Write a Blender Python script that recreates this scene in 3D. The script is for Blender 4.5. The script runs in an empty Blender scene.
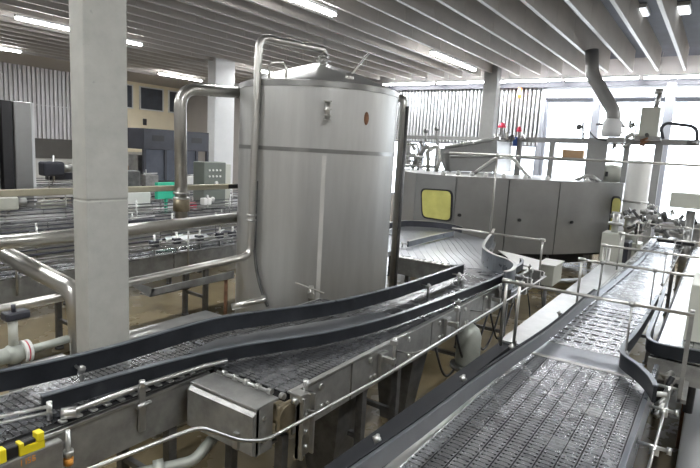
import bpy, bmesh, math, random
from mathutils import Vector, Matrix
random.seed(7)
C = bpy.context.scene.collection
S = bpy.context.scene
# ------------------------------------------------------------------ camera
F = 540.0; TH = math.atan(83/540.0); YAW = math.radians(34.0); ROLL = math.atan(.055); H = 2.6
f0 = Vector((math.cos(YAW), math.sin(YAW), 0)); UPZ = Vector((0, 0, 1))
fw = (f0*math.cos(TH) - UPZ*math.sin(TH)).normalized()
r0 = fw.cross(UPZ).normalized(); u0 = r0.cross(fw)
RR = (r0*math.cos(ROLL) + u0*math.sin(ROLL)).normalized(); UU = RR.cross(fw)
CAM = Vector((0, 0, H))
def at(px, py, **k):
    """survey helper: where the sight line meets a plane x=, y= or z="""
    d = fw + RR*((px-350)/F) - UU*((py-234)/F)
    (a, v), = k.items(); i = 'xyz'.index(a)
    return CAM + d*((v-CAM[i])/d[i])
cd = bpy.data.cameras.new('camera'); co = bpy.data.objects.new('camera', cd); C.objects.link(co)
cd.sensor_width = 36; cd.lens = F/700*36; cd.clip_end = 200; cd.clip_start = .05
mw = Matrix((( RR.x, UU.x, -fw.x, 0), (RR.y, UU.y, -fw.y, 0), (RR.z, UU.z, -fw.z, H), (0, 0, 0, 1)))
co.matrix_world = mw; S.camera = co

# ------------------------------------------------------------------ materials
MAT = {}
def mat(name, col, metal=0.0, rough=.5, var=.12, scale=3.0, stretch=(1, 1, 1), bump=0.0, emit=None, spots=None, spec=.5, rvar=.1, coat=0):
    m = bpy.data.materials.new(name); m.use_nodes = True; nt = m.node_tree; N = nt.nodes; L = nt.links
    b = N['Principled BSDF']; b.inputs['Metallic'].default_value = metal; b.inputs['Roughness'].default_value = rough
    b.inputs['Specular IOR Level'].default_value = spec
    if coat: b.inputs['Coat Weight'].default_value = coat; b.inputs['Coat Roughness'].default_value = .15
    if emit:
        b.inputs['Emission Color'].default_value = (*emit[0], 1); b.inputs['Emission Strength'].default_value = emit[1]
    tc = N.new('ShaderNodeTexCoord'); mp = N.new('ShaderNodeMapping'); mp.inputs['Scale'].default_value = stretch
    L.new(tc.outputs['Object'], mp.inputs['Vector'])
    nz = N.new('ShaderNodeTexNoise'); nz.inputs['Scale'].default_value = scale; nz.inputs['Detail'].default_value = 5; nz.inputs['Roughness'].default_value = .6
    L.new(mp.outputs[0], nz.inputs['Vector'])
    cr = N.new('ShaderNodeValToRGB'); e = cr.color_ramp.elements
    e[0].position = .3; e[1].position = .7
    e[0].color = (*[max(0, c*(1-var)) for c in col], 1); e[1].color = (*[min(1, c*(1+var)) for c in col], 1)
    L.new(nz.outputs['Fac'], cr.inputs['Fac']); out = cr.outputs['Color']
    if spots:
        n2 = N.new('ShaderNodeTexNoise'); n2.inputs['Scale'].default_value = spots[1]; n2.inputs['Detail'].default_value = 8
        L.new(mp.outputs[0], n2.inputs['Vector'])
        r2 = N.new('ShaderNodeValToRGB'); r2.color_ramp.elements[0].position = spots[2]; r2.color_ramp.elements[1].position = spots[2]+.12
        L.new(n2.outputs['Fac'], r2.inputs['Fac'])
        mx = N.new('ShaderNodeMix'); mx.data_type = 'RGBA'; L.new(r2.outputs['Color'], mx.inputs['Factor'])
        L.new(out, mx.inputs['A']); mx.inputs['B'].default_value = (*spots[0], 1); out = mx.outputs['Result']
    L.new(out, b.inputs['Base Color'])
    if rvar:
        mr = N.new('ShaderNodeMapRange'); mr.inputs['To Min'].default_value = max(.03, rough-rvar); mr.inputs['To Max'].default_value = min(1, rough+rvar)
        L.new(nz.outputs['Fac'], mr.inputs['Value']); L.new(mr.outputs[0], b.inputs['Roughness'])
    if bump:
        bp = N.new('ShaderNodeBump'); bp.inputs['Strength'].default_value = bump; bp.inputs['Distance'].default_value = .02
        L.new(nz.outputs['Fac'], bp.inputs['Height']); L.new(bp.outputs[0], b.inputs['Normal'])
    MAT[name] = m; return m
mat('tank_steel', (.56, .56, .545), .55, .50, .09, 2.2, (3, 3, .35), rvar=.05)
mat('lid_steel', (.56, .56, .55), .75, .36, .08, 3)
mat('band_steel', (.30, .30, .29), .75, .35, .15, 3)
mat('bg_rod', (.28, .28, .28), .7, .4, .2, 5)
mat('steel', (.50, .50, .49), .9, .33, .14, 6)
mat('pipe_steel', (.56, .55, .52), .9, .30, .05, 4, rvar=.03)
mat('dull_steel', (.36, .36, .35), .7, .42, .25, 7, bump=.1, spots=((.42, .43, .42), 9, .6))
mat('dark_steel', (.16, .16, .16), .6, .45, .3, 9)
mat('panel_steel', (.30, .30, .295), .6, .38, .10, 1.5)
mat('rod_steel', (.66, .66, .64), .9, .30, .05, 6, rvar=.03)
mat('chain_plate', (.56, .57, .59), .9, .26, .22, 5, spots=((.32, .33, .34), 14, .58), bump=.12)
mat('chain_dark', (.24, .245, .26), .8, .27, .35, 4, spots=((.42, .43, .44), 6, .6), bump=.15)
mat('deck_steel', (.36, .375, .40), .85, .33, .14, 2.5, rvar=.05)
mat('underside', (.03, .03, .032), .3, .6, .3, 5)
mat('rubber', (.018, .020, .024), 0, .5, .35, 4, spec=.22, bump=.05, spots=((.04, .043, .048), 5, .64))
mat('guide_mid', (.075, .08, .088), 0, .45, .2, 4, spec=.35)
mat('rail_grey', (.13, .145, .165), .4, .3, .25, 5)
mat('concrete', (.45, .45, .42), 0, .75, .10, 5, bump=.15, spots=((.36, .36, .34), 22, .68))
mat('column_grey', (.27, .27, .265), 0, .6, .08, 5)
mat('white_paint', (.72, .73, .74), 0, .5, .05, 2)
mat('floor_concrete', (.22, .175, .10), 0, .26, .22, 1.1, bump=.06, spots=((.14, .108, .06), 1.3, .55), spec=.6, rvar=.16)
mat('fin', (.43, .40, .365), 0, .6, .10, 2, (.6, 1, 1))
mat('fin_edge', (.46, .45, .43), 0, .45, .05, 4)
mat('ceiling_dark', (.13, .14, .17), 0, .8, .2, 1)
mat('plaster', (.42, .40, .39), 0, .8, .04, 2)
mat('cream', (.80, .72, .55), 0, .6, .05, 2)
mat('corrugated', (.62, .61, .64), .1, .45, .06, 2)
mat('corrugated_white', (.76, .77, .80), .1, .45, .05, 2)
mat('tile_white', (.55, .55, .53), 0, .3, .08, 3)
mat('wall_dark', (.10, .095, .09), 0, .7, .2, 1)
mat('blind', (.42, .44, .50), .2, .5, .06, 3)
mat('black_cover', (.016, .017, .02), 0, .6, .3, 4, spec=.15)
mat('weld', (.62, .61, .58), .3, .5, .05, 4)
mat('black', (.02, .02, .023), 0, .4, .2, 5)
mat('frame_dark', (.05, .052, .065), .2, .4, .15, 5)
mat('guard_glass_dark', (.12, .13, .16), 0, .08, .2, 2, spec=.8)
mat('yellow_pane', (.58, .55, .17), 0, .25, .14, 3, spec=.6)
mat('cab_green', (.17, .19, .17), .2, .5, .08, 3)
mat('cab_light', (.55, .56, .50), .1, .5, .06, 3)
mat('white_plastic', (.78, .78, .76), 0, .4, .04, 3)
mat('yellow', (.80, .66, .02), 0, .45, .1, 8)
mat('orange', (.75, .33, .06), 0, .5, .1, 8)
mat('red', (.60, .05, .09), 0, .35, .1, 5)
mat('green', (.03, .45, .28), 0, .5, .1, 5)
mat('blue', (.04, .10, .35), 0, .5, .1, 5)
mat('brass', (.27, .23, .16), .6, .45, .3, 8)
mat('rust', (.22, .11, .06), .2, .7, .4, 12)
mat('pump_grey', (.40, .42, .38), .4, .5, .15, 5)
mat('cardboard', (.52, .34, .19), 0, .8, .1, 5)
mat('bar_yellow', (.50, .47, .36), .5, .4, .1, 5)
mat('tube_glow', (1, 1, 1), 0, .5, 0, 1, emit=((1.0, 1.0, 1.0), 34.0), rvar=0)
mat('soft_glow', (1, 1, 1), 0, .5, 0, 1, emit=((.9, .95, 1.0), 2.0), rvar=0)
mat('lamp_red', (.7, .05, .1), 0, .3, .05, 3)
mat('lit_sign', (.85, .16, .03), 0, .5, .02, 3, emit=((1, .16, .02), .45))
mat('window_pane_dark', (.07, .08, .10), 0, .1, .2, 2, spec=.8)
# clear glass
def glass(name, a=.12):
    m = bpy.data.materials.new(name); m.use_nodes = True; nt = m.node_tree; N = nt.nodes; N.clear()
    o = N.new('ShaderNodeOutputMaterial'); t = N.new('ShaderNodeBsdfTransparent'); g = N.new('ShaderNodeBsdfGlossy'); g.inputs['Roughness'].default_value = .05
    x = N.new('ShaderNodeMixShader'); fr = N.new('ShaderNodeFresnel'); fr.inputs['IOR'].default_value = 1.4
    mm = N.new('ShaderNodeMath'); mm.operation = 'ADD'; mm.inputs[1].default_value = a*.3
    nt.links.new(fr.outputs[0], mm.inputs[0]); nt.links.new(mm.outputs[0], x.inputs[0]); nt.links.new(t.outputs[0], x.inputs[1]); nt.links.new(g.outputs[0], x.inputs[2])
    nt.links.new(x.outputs[0], o.inputs[0]); MAT[name] = m
glass('glass')

# ------------------------------------------------------------------ mesh builder
class MB:
    def __init__(s): s.v = []; s.f = []; s.sm = []
    def add(s, vs, fs, smooth=False):
        n = len(s.v); s.v += [Vector(v) for v in vs]; s.f += [tuple(i+n for i in f) for f in fs]; s.sm += [smooth]*len(fs); return s
    def box(s, x0, y0, z0, x1, y1, z1, bev=0):
        x0, x1 = sorted((x0, x1)); y0, y1 = sorted((y0, y1)); z0, z1 = sorted((z0, z1))
        if bev <= 0:
            return s.add([(x0,y0,z0),(x1,y0,z0),(x1,y1,z0),(x0,y1,z0),(x0,y0,z1),(x1,y0,z1),(x1,y1,z1),(x0,y1,z1)],
                         [(3,2,1,0),(4,5,6,7),(0,1,5,4),(1,2,6,5),(2,3,7,6),(3,0,4,7)])
        b = bmesh.new(); bmesh.ops.create_cube(b, size=1)
        for v in b.verts: v.co = Vector(((x0+x1)/2+v.co.x*(x1-x0), (y0+y1)/2+v.co.y*(y1-y0), (z0+z1)/2+v.co.z*(z1-z0)))
        bmesh.ops.bevel(b, geom=b.edges[:], offset=min(bev, (x1-x0)*.45, (y1-y0)*.45, (z1-z0)*.45), segments=2, affect='EDGES', profile=.5)
        b.verts.index_update(); s.add([v.co.copy() for v in b.verts], [tuple(v.index for v in f.verts) for f in b.faces]); b.free(); return s
    def obox(s, p0, p1, w, h, up=UPZ):
        p0 = Vector(p0); p1 = Vector(p1); d = (p1-p0).normalized(); a = d.cross(up).normalized()*w/2; c = a.normalized().cross(d)*h/2
        vs = [p+i*a+j*c for p in (p0, p1) for i, j in ((-1,-1),(1,-1),(1,1),(-1,1))]
        return s.add(vs, [(3,2,1,0),(4,5,6,7),(0,1,5,4),(1,2,6,5),(2,3,7,6),(3,0,4,7)])
    def prism(s, poly, z0, z1):
        n = len(poly)
        a = sum(poly[i][0]*poly[(i+1)%n][1]-poly[(i+1)%n][0]*poly[i][1] for i in range(n))
        if a < 0: poly = poly[::-1]
        return s.add([(p[0],p[1],z0) for p in poly]+[(p[0],p[1],z1) for p in poly],
                     [tuple(range(n))[::-1], tuple(range(n, 2*n))]+[(i,(i+1)%n,(i+1)%n+n,i+n) for i in range(n)])
    def loft(s, a, b):   # two rings of equal length
        n = len(a)
        return s.add(list(a)+list(b), [tuple(range(n))[::-1], tuple(range(n,2*n))]+[(i,(i+1)%n,(i+1)%n+n,i+n) for i in range(n)])
    def cyl(s, p0, p1, r, n=14, r1=None):
        return s.tube([p0, p1], r, n, r1=r1)
    def tube(s, pts, r, n=12, fil=0, closed=False, r1=None):
        pts = [Vector(p) for p in pts]
        if fil and len(pts) > 2:
            q = [pts[0]]
            for i in range(1, len(pts)-1):
                a = pts[i-1]-pts[i]; b = pts[i+1]-pts[i]; k = min(fil, a.length*.48, b.length*.48)
                A = pts[i]+a.normalized()*k; B = pts[i]+b.normalized()*k
                for t in range(8):
                    t /= 7; q.append((1-t)**2*A+2*t*(1-t)*pts[i]+t*t*B)
            q.append(pts[-1]); pts = q
        m = len(pts); vs = []; nrm = None
        for i, p in enumerate(pts):
            d = (pts[min(i+1, m-1)]-pts[max(i-1, 0)]).normalized()
            if nrm is None:
                nrm = d.orthogonal().normalized()
            nrm = (nrm-d*nrm.dot(d)).normalized(); bn = d.cross(nrm)
            rr = r if r1 is None else r+(r1-r)*i/(m-1)
            for k in range(n):
                a = 2*math.pi*k/n; vs.append(p+rr*(nrm*math.cos(a)+bn*math.sin(a)))
        fs = [(i*n+k, i*n+(k+1)%n, (i+1)*n+(k+1)%n, (i+1)*n+k) for i in range(m-1) for k in range(n)]
        s.add(vs, fs, True)
        c = len(s.v); s.add([], []); base = c-len(vs)
        s.f += [tuple(base+k for k in range(n))[::-1], tuple(base+(m-1)*n+k for k in range(n))]; s.sm += [False, False]
        return s
    def lathe(s, c, prof, n=64, a0=0, a1=2*math.pi):
        full = abs(a1-a0-2*math.pi) < 1e-6; k = n if full else n+1; vs = []
        for r, z in prof:
            for i in range(k):
                a = a0+(a1-a0)*i/n; vs.append((c[0]+r*math.cos(a), c[1]+r*math.sin(a), c[2]+z))
        fs = [(j*k+i, j*k+(i+1)%k, (j+1)*k+(i+1)%k, (j+1)*k+i) for j in range(len(prof)-1) for i in range(n)]
        return s.add(vs, fs, True)
    def sphere(s, c, r, n=12, sz=1):
        return s.lathe(c, [(max(.0005, r*math.sin(math.pi*i/8)), -r*sz*math.cos(math.pi*i/8)) for i in range(9)], n)
    def strip(s, pts, z0, z1, th, dz=None):
        """upright rail of thickness th following a plan line; pts may carry their own z shift"""
        P = [Vector((p[0], p[1], 0)) for p in pts]; zs = [(p[2] if len(p) > 2 else 0) for p in pts]
        n = len(P); vs = []
        for i, p in enumerate(P):
            d = (P[min(i+1, n-1)]-P[max(i-1, 0)]).normalized(); a = Vector((-d.y, d.x, 0))*th/2
            for off, z in ((a, z0), (-a, z0), (-a, z1), (a, z1)): vs.append((p.x+off.x, p.y+off.y, z+zs[i]))
        fs = [(i*4+k, i*4+(k+1)%4, (i+1)*4+(k+1)%4, (i+1)*4+k) for i in range(n-1) for k in range(4)]
        fs += [(3, 2, 1, 0), tuple((n-1)*4+k for k in range(4))]
        return s.add(vs, fs)
    def build(s, name, m, parent=None, label=None):
        me = bpy.data.meshes.new(name)
        if parent is not None: org = root_loc(parent)
        else:
            xs = [v.x for v in s.v]; ys = [v.y for v in s.v]; zs = [v.z for v in s.v]
            org = Vector(((min(xs)+max(xs))/2, (min(ys)+max(ys))/2, min(zs)))
        me.from_pydata([v-org for v in s.v], [], s.f); me.polygons.foreach_set('use_smooth', s.sm)
        me.materials.append(MAT[m]); me.update()
        b = bmesh.new(); b.from_mesh(me); bmesh.ops.recalc_face_normals(b, faces=b.faces[:]); b.to_mesh(me); b.free()
        o = bpy.data.objects.new(name, me); C.objects.link(o)
        if parent is not None: o.parent = parent
        else: o.location = org
        if label: o['label'] = label
        return o
def root_loc(o):
    while o.parent: o = o.parent
    return o.location.copy()
def smooth_curve(pts, k=8):
    """Catmull-Rom through plan points"""
    P = [Vector((*p, 0)[:3]) for p in pts]; P = [2*P[0]-P[1]]+P+[2*P[-1]-P[-2]]; out = []
    for i in range(1, len(P)-2):
        for t in range(k):
            t /= k; a, b, c, d = P[i-1:i+3]
            out.append(.5*((2*b)+(c-a)*t+(2*a-5*b+4*c-d)*t*t+(3*b-a-3*c+d)*t**3))
    out.append(P[-2]); return [tuple(p) for p in out]
def tag(o, label, cat, group=None):
    o['label'] = label; o['category'] = cat
    if group: o['group'] = group
    return o
def thing(name, label, cat, loc=(0, 0, 0), group=None):
    o = bpy.data.objects.new(name, None); C.objects.link(o); o.location = loc; o.empty_display_size = .1
    return tag(o, label, cat, group)
def struct(name, mb, m, parent=None):
    o = mb.build(name, m, parent)
    if parent is None: o['kind'] = 'structure'
    return o
def copy_tree(o, parent=None):
    c = o.copy(); C.objects.link(c)
    if parent is not None: c.parent = parent
    for ch in list(kids.get(o.name, [])): copy_tree(ch, c)
    return c
def index_kids():
    kids.clear()
    for o in bpy.data.objects:
        if o.parent: kids.setdefault(o.parent.name, []).append(o)
kids = {}

# ================================================================== ROOM
ZC = 5.78; XW = 18.4; YL = 23.0; X0 = -4.0; YR = -5.0
struct('floor', MB().box(X0, YR, -.15, XW, YL, 0), 'floor_concrete')
struct('ceiling', MB().box(X0-.2, YR-.2, ZC, XW+.2, YL+.2, ZC+.15), 'ceiling_dark')
struct('trim_1', MB().box(X0, 19.6, 5.2, XW, YL, ZC), 'plaster')          # flat soffit along the left wall
struct('wall_front', MB().box(X0-.2, YR, 0, X0, YL, ZC), 'plaster')
struct('wall_right', MB().box(X0, YR-.2, 0, XW, YR, ZC), 'plaster')
# left wall: tiled base, dark recess, corrugated cladding, cream part with windows
struct('wall_left', MB().box(X0, YL, 0, XW, YL+.25, 5.2), 'tile_white')
m = MB()
x = X0
while x < 14.35:
    c = [(x, YL), (x+.012, YL-.06), (x+.125, YL-.06), (x+.137, YL), (x+.17, YL)]
    m.add([(a, b, z) for z in (2.42, 5.2) for a, b in c], [(i, i+1, i+6, i+5) for i in range(4)])
    x += .17
m.box(X0, YL-.11, 3.72, 14.4, YL-.095, 3.76)
struct('trim_2', m, 'corrugated')
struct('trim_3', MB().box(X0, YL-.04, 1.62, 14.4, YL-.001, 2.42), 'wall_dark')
struct('trim_4', MB().box(14.45, YL-.12, 2.0, XW, YL-.001, 5.2), 'cream')
def left_window(n, xa, xb):
    m = MB(); w = .05
    for a in ((xa, 3.98, xb, 4.03), (xa, 5.0, xb, 5.05), (xa, 4.03, xa+w, 5.0), (xb-w, 4.03, xb, 5.0)):
        m.box(a[0], YL-.2, a[1], a[2], YL-.12, a[3])
    o = m.build(f'window_{n}', 'white_paint'); o['kind'] = 'structure'
    MB().box(xa+w, YL-.16, 4.03, xb-w, YL-.14, 5.0).build('pane', 'window_pane_dark', o)
left_window(1, 14.5, 15.35); left_window(2, 15.7, 17.0); left_window(3, 17.3, 18.2)
# window wall (far, right): corrugated bay, columns of glazing, blinds box
m = MB()
m.box(XW, 5.05, 3.15, XW+.2, YL, ZC).box(XW, 12.0, 0, XW+.2, YL, 3.15).box(XW, YR, 0, XW+.2, 12.0, 1.0).box(XW, YR, 4.95, XW+.2, 5.05, ZC)
struct('wall_window_side', m, 'plaster')
m = MB(); y = 5.1
while y < 13:
    c = [(XW, y), (XW-.07, y+.012), (XW-.07, y+.07), (XW, y+.085), (XW, y+.135)]
    m.add([(a, b, z) for z in (3.1, 4.95) for a, b in c], [(i, i+1, i+6, i+5) for i in range(4)])
    y += .135
struct('trim_5', m, 'corrugated_white')
struct('trim_6', MB().box(XW-.12, YR, 4.62, XW-.002, 5.0, 4.93), 'blind')
struct('trim_7', MB().box(XW-.25, YR, 4.95, XW-.002, 13, 5.12), 'frame_dark')
struct('trim_8', MB().box(XW-.1, 5.0, 1.0, XW+.1, 5.12, 4.95, .01), 'blind')
wn = 4
ys = [5.0, 3.42, 1.5, -.4, -2.3, YR]
for a, b in zip(ys[1:], ys[:-1]):
    m = MB(); w = .09
    m.box(XW, a, 1.0, XW+.1, b, 1.08).box(XW, a, 4.5, XW+.1, b, 4.62).box(XW, a, 1.08, XW+.1, a+w, 4.5).box(XW, b-w, 1.08, XW+.1, b, 4.5)
    o = m.build(f'window_{wn}', 'blind'); o['kind'] = 'structure'; wn += 1
    MB().box(XW+.04, a+w, 1.08, XW+.05, b-w, 4.5).build('pane', 'glass', o)
for a, b in ((5.12, 7.2), (7.2, 9.4), (9.4, 12.0)):
    m = MB(); w = .09
    m.box(XW, a, 1.0, XW+.1, b, 1.08).box(XW, a, 3.05, XW+.1, b, 3.15).box(XW, a, 1.08, XW+.1, a+w, 3.05).box(XW, b-w, 1.08, XW+.1, b, 3.05)
    o = m.build(f'window_{wn}', 'blind'); o['kind'] = 'structure'; wn += 1
    MB().box(XW+.04, a+w, 1.08, XW+.05, b-w, 3.05).build('pane', 'glass', o)
for k, (y, w) in enumerate(((3.42, .22), (1.5, .24), (-.4, .24))):
    struct(f'trim_{9+k}', MB().box(XW-.3, y-w/2, 0, XW-.01, y+w/2, 5.0, .01), 'blind')

# ceiling fins
y = -3.9; first = None
while y < 19.5:
    if first is None:
        first = thing('ceiling_fin', 'long grey ceiling board hanging edge down with a pale lower edge', 'ceiling board', (X0+.3, y, 5.2), 'ceiling boards hanging edge down in parallel')
        m = MB()
        xx = X0+.3
        while xx < 17.15:
            m.box(max(xx-.01, X0+.3), y-.02, 5.22, xx+.01, y+.02, ZC-.004)
            m.box(xx+.006, y-.03, 5.212, min(xx+1.5, 17.2)-.006, y+.03, ZC-.004); xx += 1.5
        m.build('board', 'fin', first)
        MB().box(X0+.3, y-.034, 5.195, 17.2, y+.034, 5.212).build('edge_strip', 'fin_edge', first)
        index_kids()
    else:
        o = copy_tree(first); o.location.y = y
    y += .634

# fluorescent lights
def tubelight(x0, y0, x1, y1, z, label, group=None, power=60, hang=True):
    d = Vector((x1-x0, y1-y0, 0)); L = d.length; d.normalize(); n = Vector((-d.y, d.x, 0))
    t = thing('fluorescent_light', label, 'light', ((x0+x1)/2, (y0+y1)/2, z), group)
    MB().obox((x0, y0, z+.06), (x1, y1, z+.06), .11, .05).build('housing', 'white_paint', t)
    for q in (.2, .8):
        p = Vector((x0+(x1-x0)*q, y0+(y1-y0)*q, 0)); MB().cyl((p.x, p.y, z+.085), (p.x, p.y, ZC), .008, 6).build('hanger', 'steel', t)
    m = MB()
    for s in (-1, 1):
        a = Vector((x0, y0, z))+n*s*.035+d*.03; b = Vector((x1, y1, z))+n*s*.035-d*.03
        m.cyl(a, b, .024, 8)
    m.build('tube', 'tube_glow', t)
    ld = bpy.data.lights.new('fluorescent_lamp', 'AREA'); ld.shape = 'RECTANGLE'; ld.size = L*.95; ld.size_y = .12; ld.energy = power; ld.color = (.98, 1, .99)
    lo = bpy.data.objects.new('lamp', ld); C.objects.link(lo); lo.parent = t
    lo.rotation_euler = (0, 0, math.atan2(d.y, d.x)); lo.location = (0, 0, -.035)
    return t
PW = 95
LR = [(6.3, 6.35, 8.5, 6.35, 'fluorescent tube pair high above the tank, cut by the top edge of the photo'),
      (12.4, 6.25, 15.2, 6.25, 'fluorescent tube pair right of the tank top, in front of the steel column'),
      (6.0, 13.2, 9.15, 13.2, 'fluorescent tube pair passing behind the concrete pillar'),
      (13.4, 13.2, 16.0, 13.2, 'fluorescent tube pair low behind the tank lid'),
      (6.2, 18.5, 8.55, 18.5, 'short bright fluorescent tube at the left edge of the photo'),
      (13.2, 18.0, 15.25, 18.0, 'fluorescent tube pair above the black machine and cream wall')]
for a in LR: tubelight(*a[:4], 5.08, a[4], power=PW)
# lights above / behind the camera that feed the near part of the hall (outside the frame, ordinary rows of the hall)
for x, y in ((0.2, 6.35), (1.0, -.6), (6.6, -1.6), (-2.5, 2.5), (0.0, 13.2), (12.5, -2.2)):
    tubelight(x, y, x+2.6, y, 5.08, 'fluorescent tube pair of the hall lighting rows out of frame', 'hall lights outside the frame', PW)
# row along the window wall
ends = [(17.75, 10.9), (17.75, 8.7), (17.75, 6.55), (17.75, 4.4), (17.75, 2.25), (17.75, .1), (17.75, -2.05)]
WPW = .3
nm = ['behind the tank lid', 'left of the steel column', 'right of the steel column', 'above the exit sign', 'above the exhaust duct', 'above the white control box']
for (xa, ya), (xb, yb), s in zip(ends[:-1], ends[1:], nm):
    tubelight(xa, ya-.05, xb, yb+.05, 5.1, f'long fluorescent tube on the window wall {s}', 'tubes along the window wall', PW*WPW)
# skylight-like reflectors on the dark ceiling, right
for (px, py, lb) in ((642, 12, 'square glowing ceiling light between boards, left of two'), (684, 10, 'square glowing ceiling light between boards at the top right')):
    p = at(px, py, z=5.7)
    t = thing('ceiling_lamp', lb, 'light', (p.x, p.y, 5.7))
    MB().box(p.x-.35, p.y-.12, 5.70, p.x+.35, p.y+.12, 5.775, .01).build('housing', 'white_paint', t)
    MB().box(p.x-.32, p.y-.09, 5.685, p.x+.32, p.y+.09, 5.70).build('diffuser', 'soft_glow', t)

# ================================================================== PILLARS
t = thing('concrete_pillar', 'large pale concrete pillar in the left foreground', 'pillar', (2.47, 4.22, 0))
MB().box(2.34, 4.1, 0, 2.71, 4.30, 2.093, .01).box(2.34, 4.1, 2.10, 2.71, 4.30, ZC-.01, .01).box(2.346, 4.106, 2.08, 2.704, 4.294, 2.12).build('shaft', 'concrete', t)
t = thing('white_pillar', 'white painted pillar just left of the tank, behind the elbow pipe', 'pillar', (12.3, 13.85, 0))
MB().box(12.15, 13.7, 0, 13.0, 14.05, ZC-.01, .02).build('shaft', 'white_paint', t)
t = thing('steel_column', 'grey column in front of the corrugated window wall', 'column', (16.7, 6.25, 0))
MB().box(16.5, 6.03, .02, 16.85, 6.46, ZC-.01, .015).build('shaft', 'column_grey', t)
MB().box(16.42, 5.95, 0, 16.93, 6.54, .02).build('base_plate', 'dark_steel', t)

# ================================================================== TANK
TC = (5.535, 4.31); TR = .985
t = thing('storage_tank', 'tall brushed stainless steel cylindrical tank with a low conical lid', 'tank', (TC[0], TC[1], 0))
def hard(mb, prof, n=96):
    for p, q in zip(prof[:-1], prof[1:]): mb.lathe((*TC, 0), [p, q], n)
    return mb
MB().lathe((*TC, 0), [(TR-.03, .35), (TR, .38), (TR, 3.27)], 96).build('shell', 'tank_steel', t)
hard(MB(), [(TR, 3.27), (TR+.012, 3.27), (TR+.012, 3.335), (TR-.01, 3.34)]).build('rim_band', 'band_steel', t)
hard(MB(), [(TR, 2.56), (TR+.004, 2.56), (TR+.004, 2.605), (TR, 2.605)]).build('seam_band', 'band_steel', t)
MB().lathe((*TC, 0), [(TR-.01, 3.338), (TR-.05, 3.36), (.55, 3.51), (.12, 3.64), (.001, 3.65)], 96).build('lid', 'lid_steel', t)
MB().lathe((*TC, 0), [(TR-.03, .35), (.5, .25), (.05, .2), (.001, .2)], 64).build('bottom', 'tank_steel', t)
ca = math.atan2(-TC[1], -TC[0])
def tp(deg, r, z):                       # point on the tank, degrees right of the face towards the camera
    a = ca+math.radians(deg); return Vector((TC[0]+r*math.cos(a), TC[1]+r*math.sin(a), z))
for dg in (45, 135, 225, 315):
    a = math.radians(dg); q = (TC[0]+.8*math.cos(a), TC[1]+.8*math.sin(a))
    MB().cyl((*q, 0), (*q, .42), .05).cyl((*q, 0), (*q, .02), .1).build('leg', 'steel', t)
mb = MB(); a = [tp(d, TR+.006, z) for z in (.6, 2.53) for d in (3.2, 6.0)]; b = [tp(d, TR+.0, z) for z in (.6, 2.53) for d in (3.2, 6.0)]
mb.loft([a[0], a[1], a[3], a[2]], [b[0], b[1], b[3], b[2]]).build('weld_strip', 'weld', t, 'pale vertical weld strip')
mb = MB(); mb.cyl(tp(5, TR, 3.05), tp(5, TR+.09, 3.05), .022).cyl(tp(5, TR+.07, 3.12), tp(5, TR+.07, 2.92), .028)
for z in (3.12, 3.03, 2.97, 2.92): mb.cyl(tp(5, TR+.07, z), tp(5, TR+.07, z-.015), .042)
mb.build('spray_fitting', 'pipe_steel', t)
mb = MB().sphere(tp(33, TR-.008, 2.97), .035, 10, 2.2); mb.build('rust_mark', 'rust', t, 'brown rust mark')
mb = MB(); mb.tube([tp(-38, .93, 3.35), tp(-38, .93, 3.52), tp(-24, .93, 3.52), tp(-24, .93, 3.35)], .014, 8, .09); mb.build('lifting_eye', 'pipe_steel', t)
p = at(362, 71, x=5.6+.35); q0 = tp(24, .80, 3.42)
mb = MB().cyl(q0-Vector((0, 0, .05)), q0+Vector((0, 0, .04)), .05).cyl(q0, q0+Vector((.26, -.07, .30)), .011, 8); mb.build('lid_handle', 'pipe_steel', t)
mb = MB().cyl(tp(8, .20, 3.58), tp(8, .20, 3.74), .045).cyl(tp(8, .20, 3.655), tp(8, .20, 3.675), .09).cyl(tp(8, .20, 3.70), tp(8, .20, 3.72), .07); mb.build('nozzle', 'steel', t)
mb = MB().cyl(tp(0, TR-.02, .98), tp(0, TR+.16, .98), .04).cyl(tp(0, TR+.12, .90), tp(0, TR+.12, 1.08), .03).cyl(tp(-9, TR+.16, 1.12), tp(7, TR+.2, 1.02), .01, 8); mb.build('drain_valve', 'pipe_steel', t)
# dark dip hose on the shell
mb = MB().tube([tp(-43, TR+.012, 2.2), tp(-43, TR+.012, 1.3), tp(-38, TR+.012, 1.0), tp(-30, TR+.012, .75)], .018, 8, .15); mb.build('hose', 'dark_steel', t, 'thin dark hose')

# ================================================================== BIG PIPES
def flange(mb, p, d, r, th=.02):
    p = Vector(p); d = Vector(d).normalized(); mb.cyl(p-d*th, p+d*th, r, 20); return mb
def pipe(name, label, pts, r, fil=.15, mat_='pipe_steel', cat='pipe', flanges=(), clamps=()):
    pts = [Vector(p) for p in pts]
    t = thing(name, label, cat, pts[0])
    MB().tube(pts, r, 20, fil).build('tube', mat_, t)
    for p, d in flanges:
        mb = flange(MB(), p, d, r*1.35, .012); flange(mb, Vector(p)+Vector(d).normalized()*.06, d, r*1.35, .012); mb.build('flange', 'steel', t)
    return t
# overhead return: rises in front of the tank, loops over and enters the lid nozzle
nz = tp(8, .20, 3.74)
p1 = Vector((4.47, 4.40, 1.33)); zt = at(257, 36, y=4.40).z
pipe('process_pipe', 'slim pipe rising in front of the tank and bending over into its lid',
     [(1.5, 4.82, 1.12), (3.2, 4.56, 1.24), p1, (4.52, 4.40, zt), (nz.x, nz.y, zt+.0), nz+Vector((0, 0, .0))], .042, .13,
     flanges=(((4.53-.055, 4.40, 1.75), (0, 0, 1)),))
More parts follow.
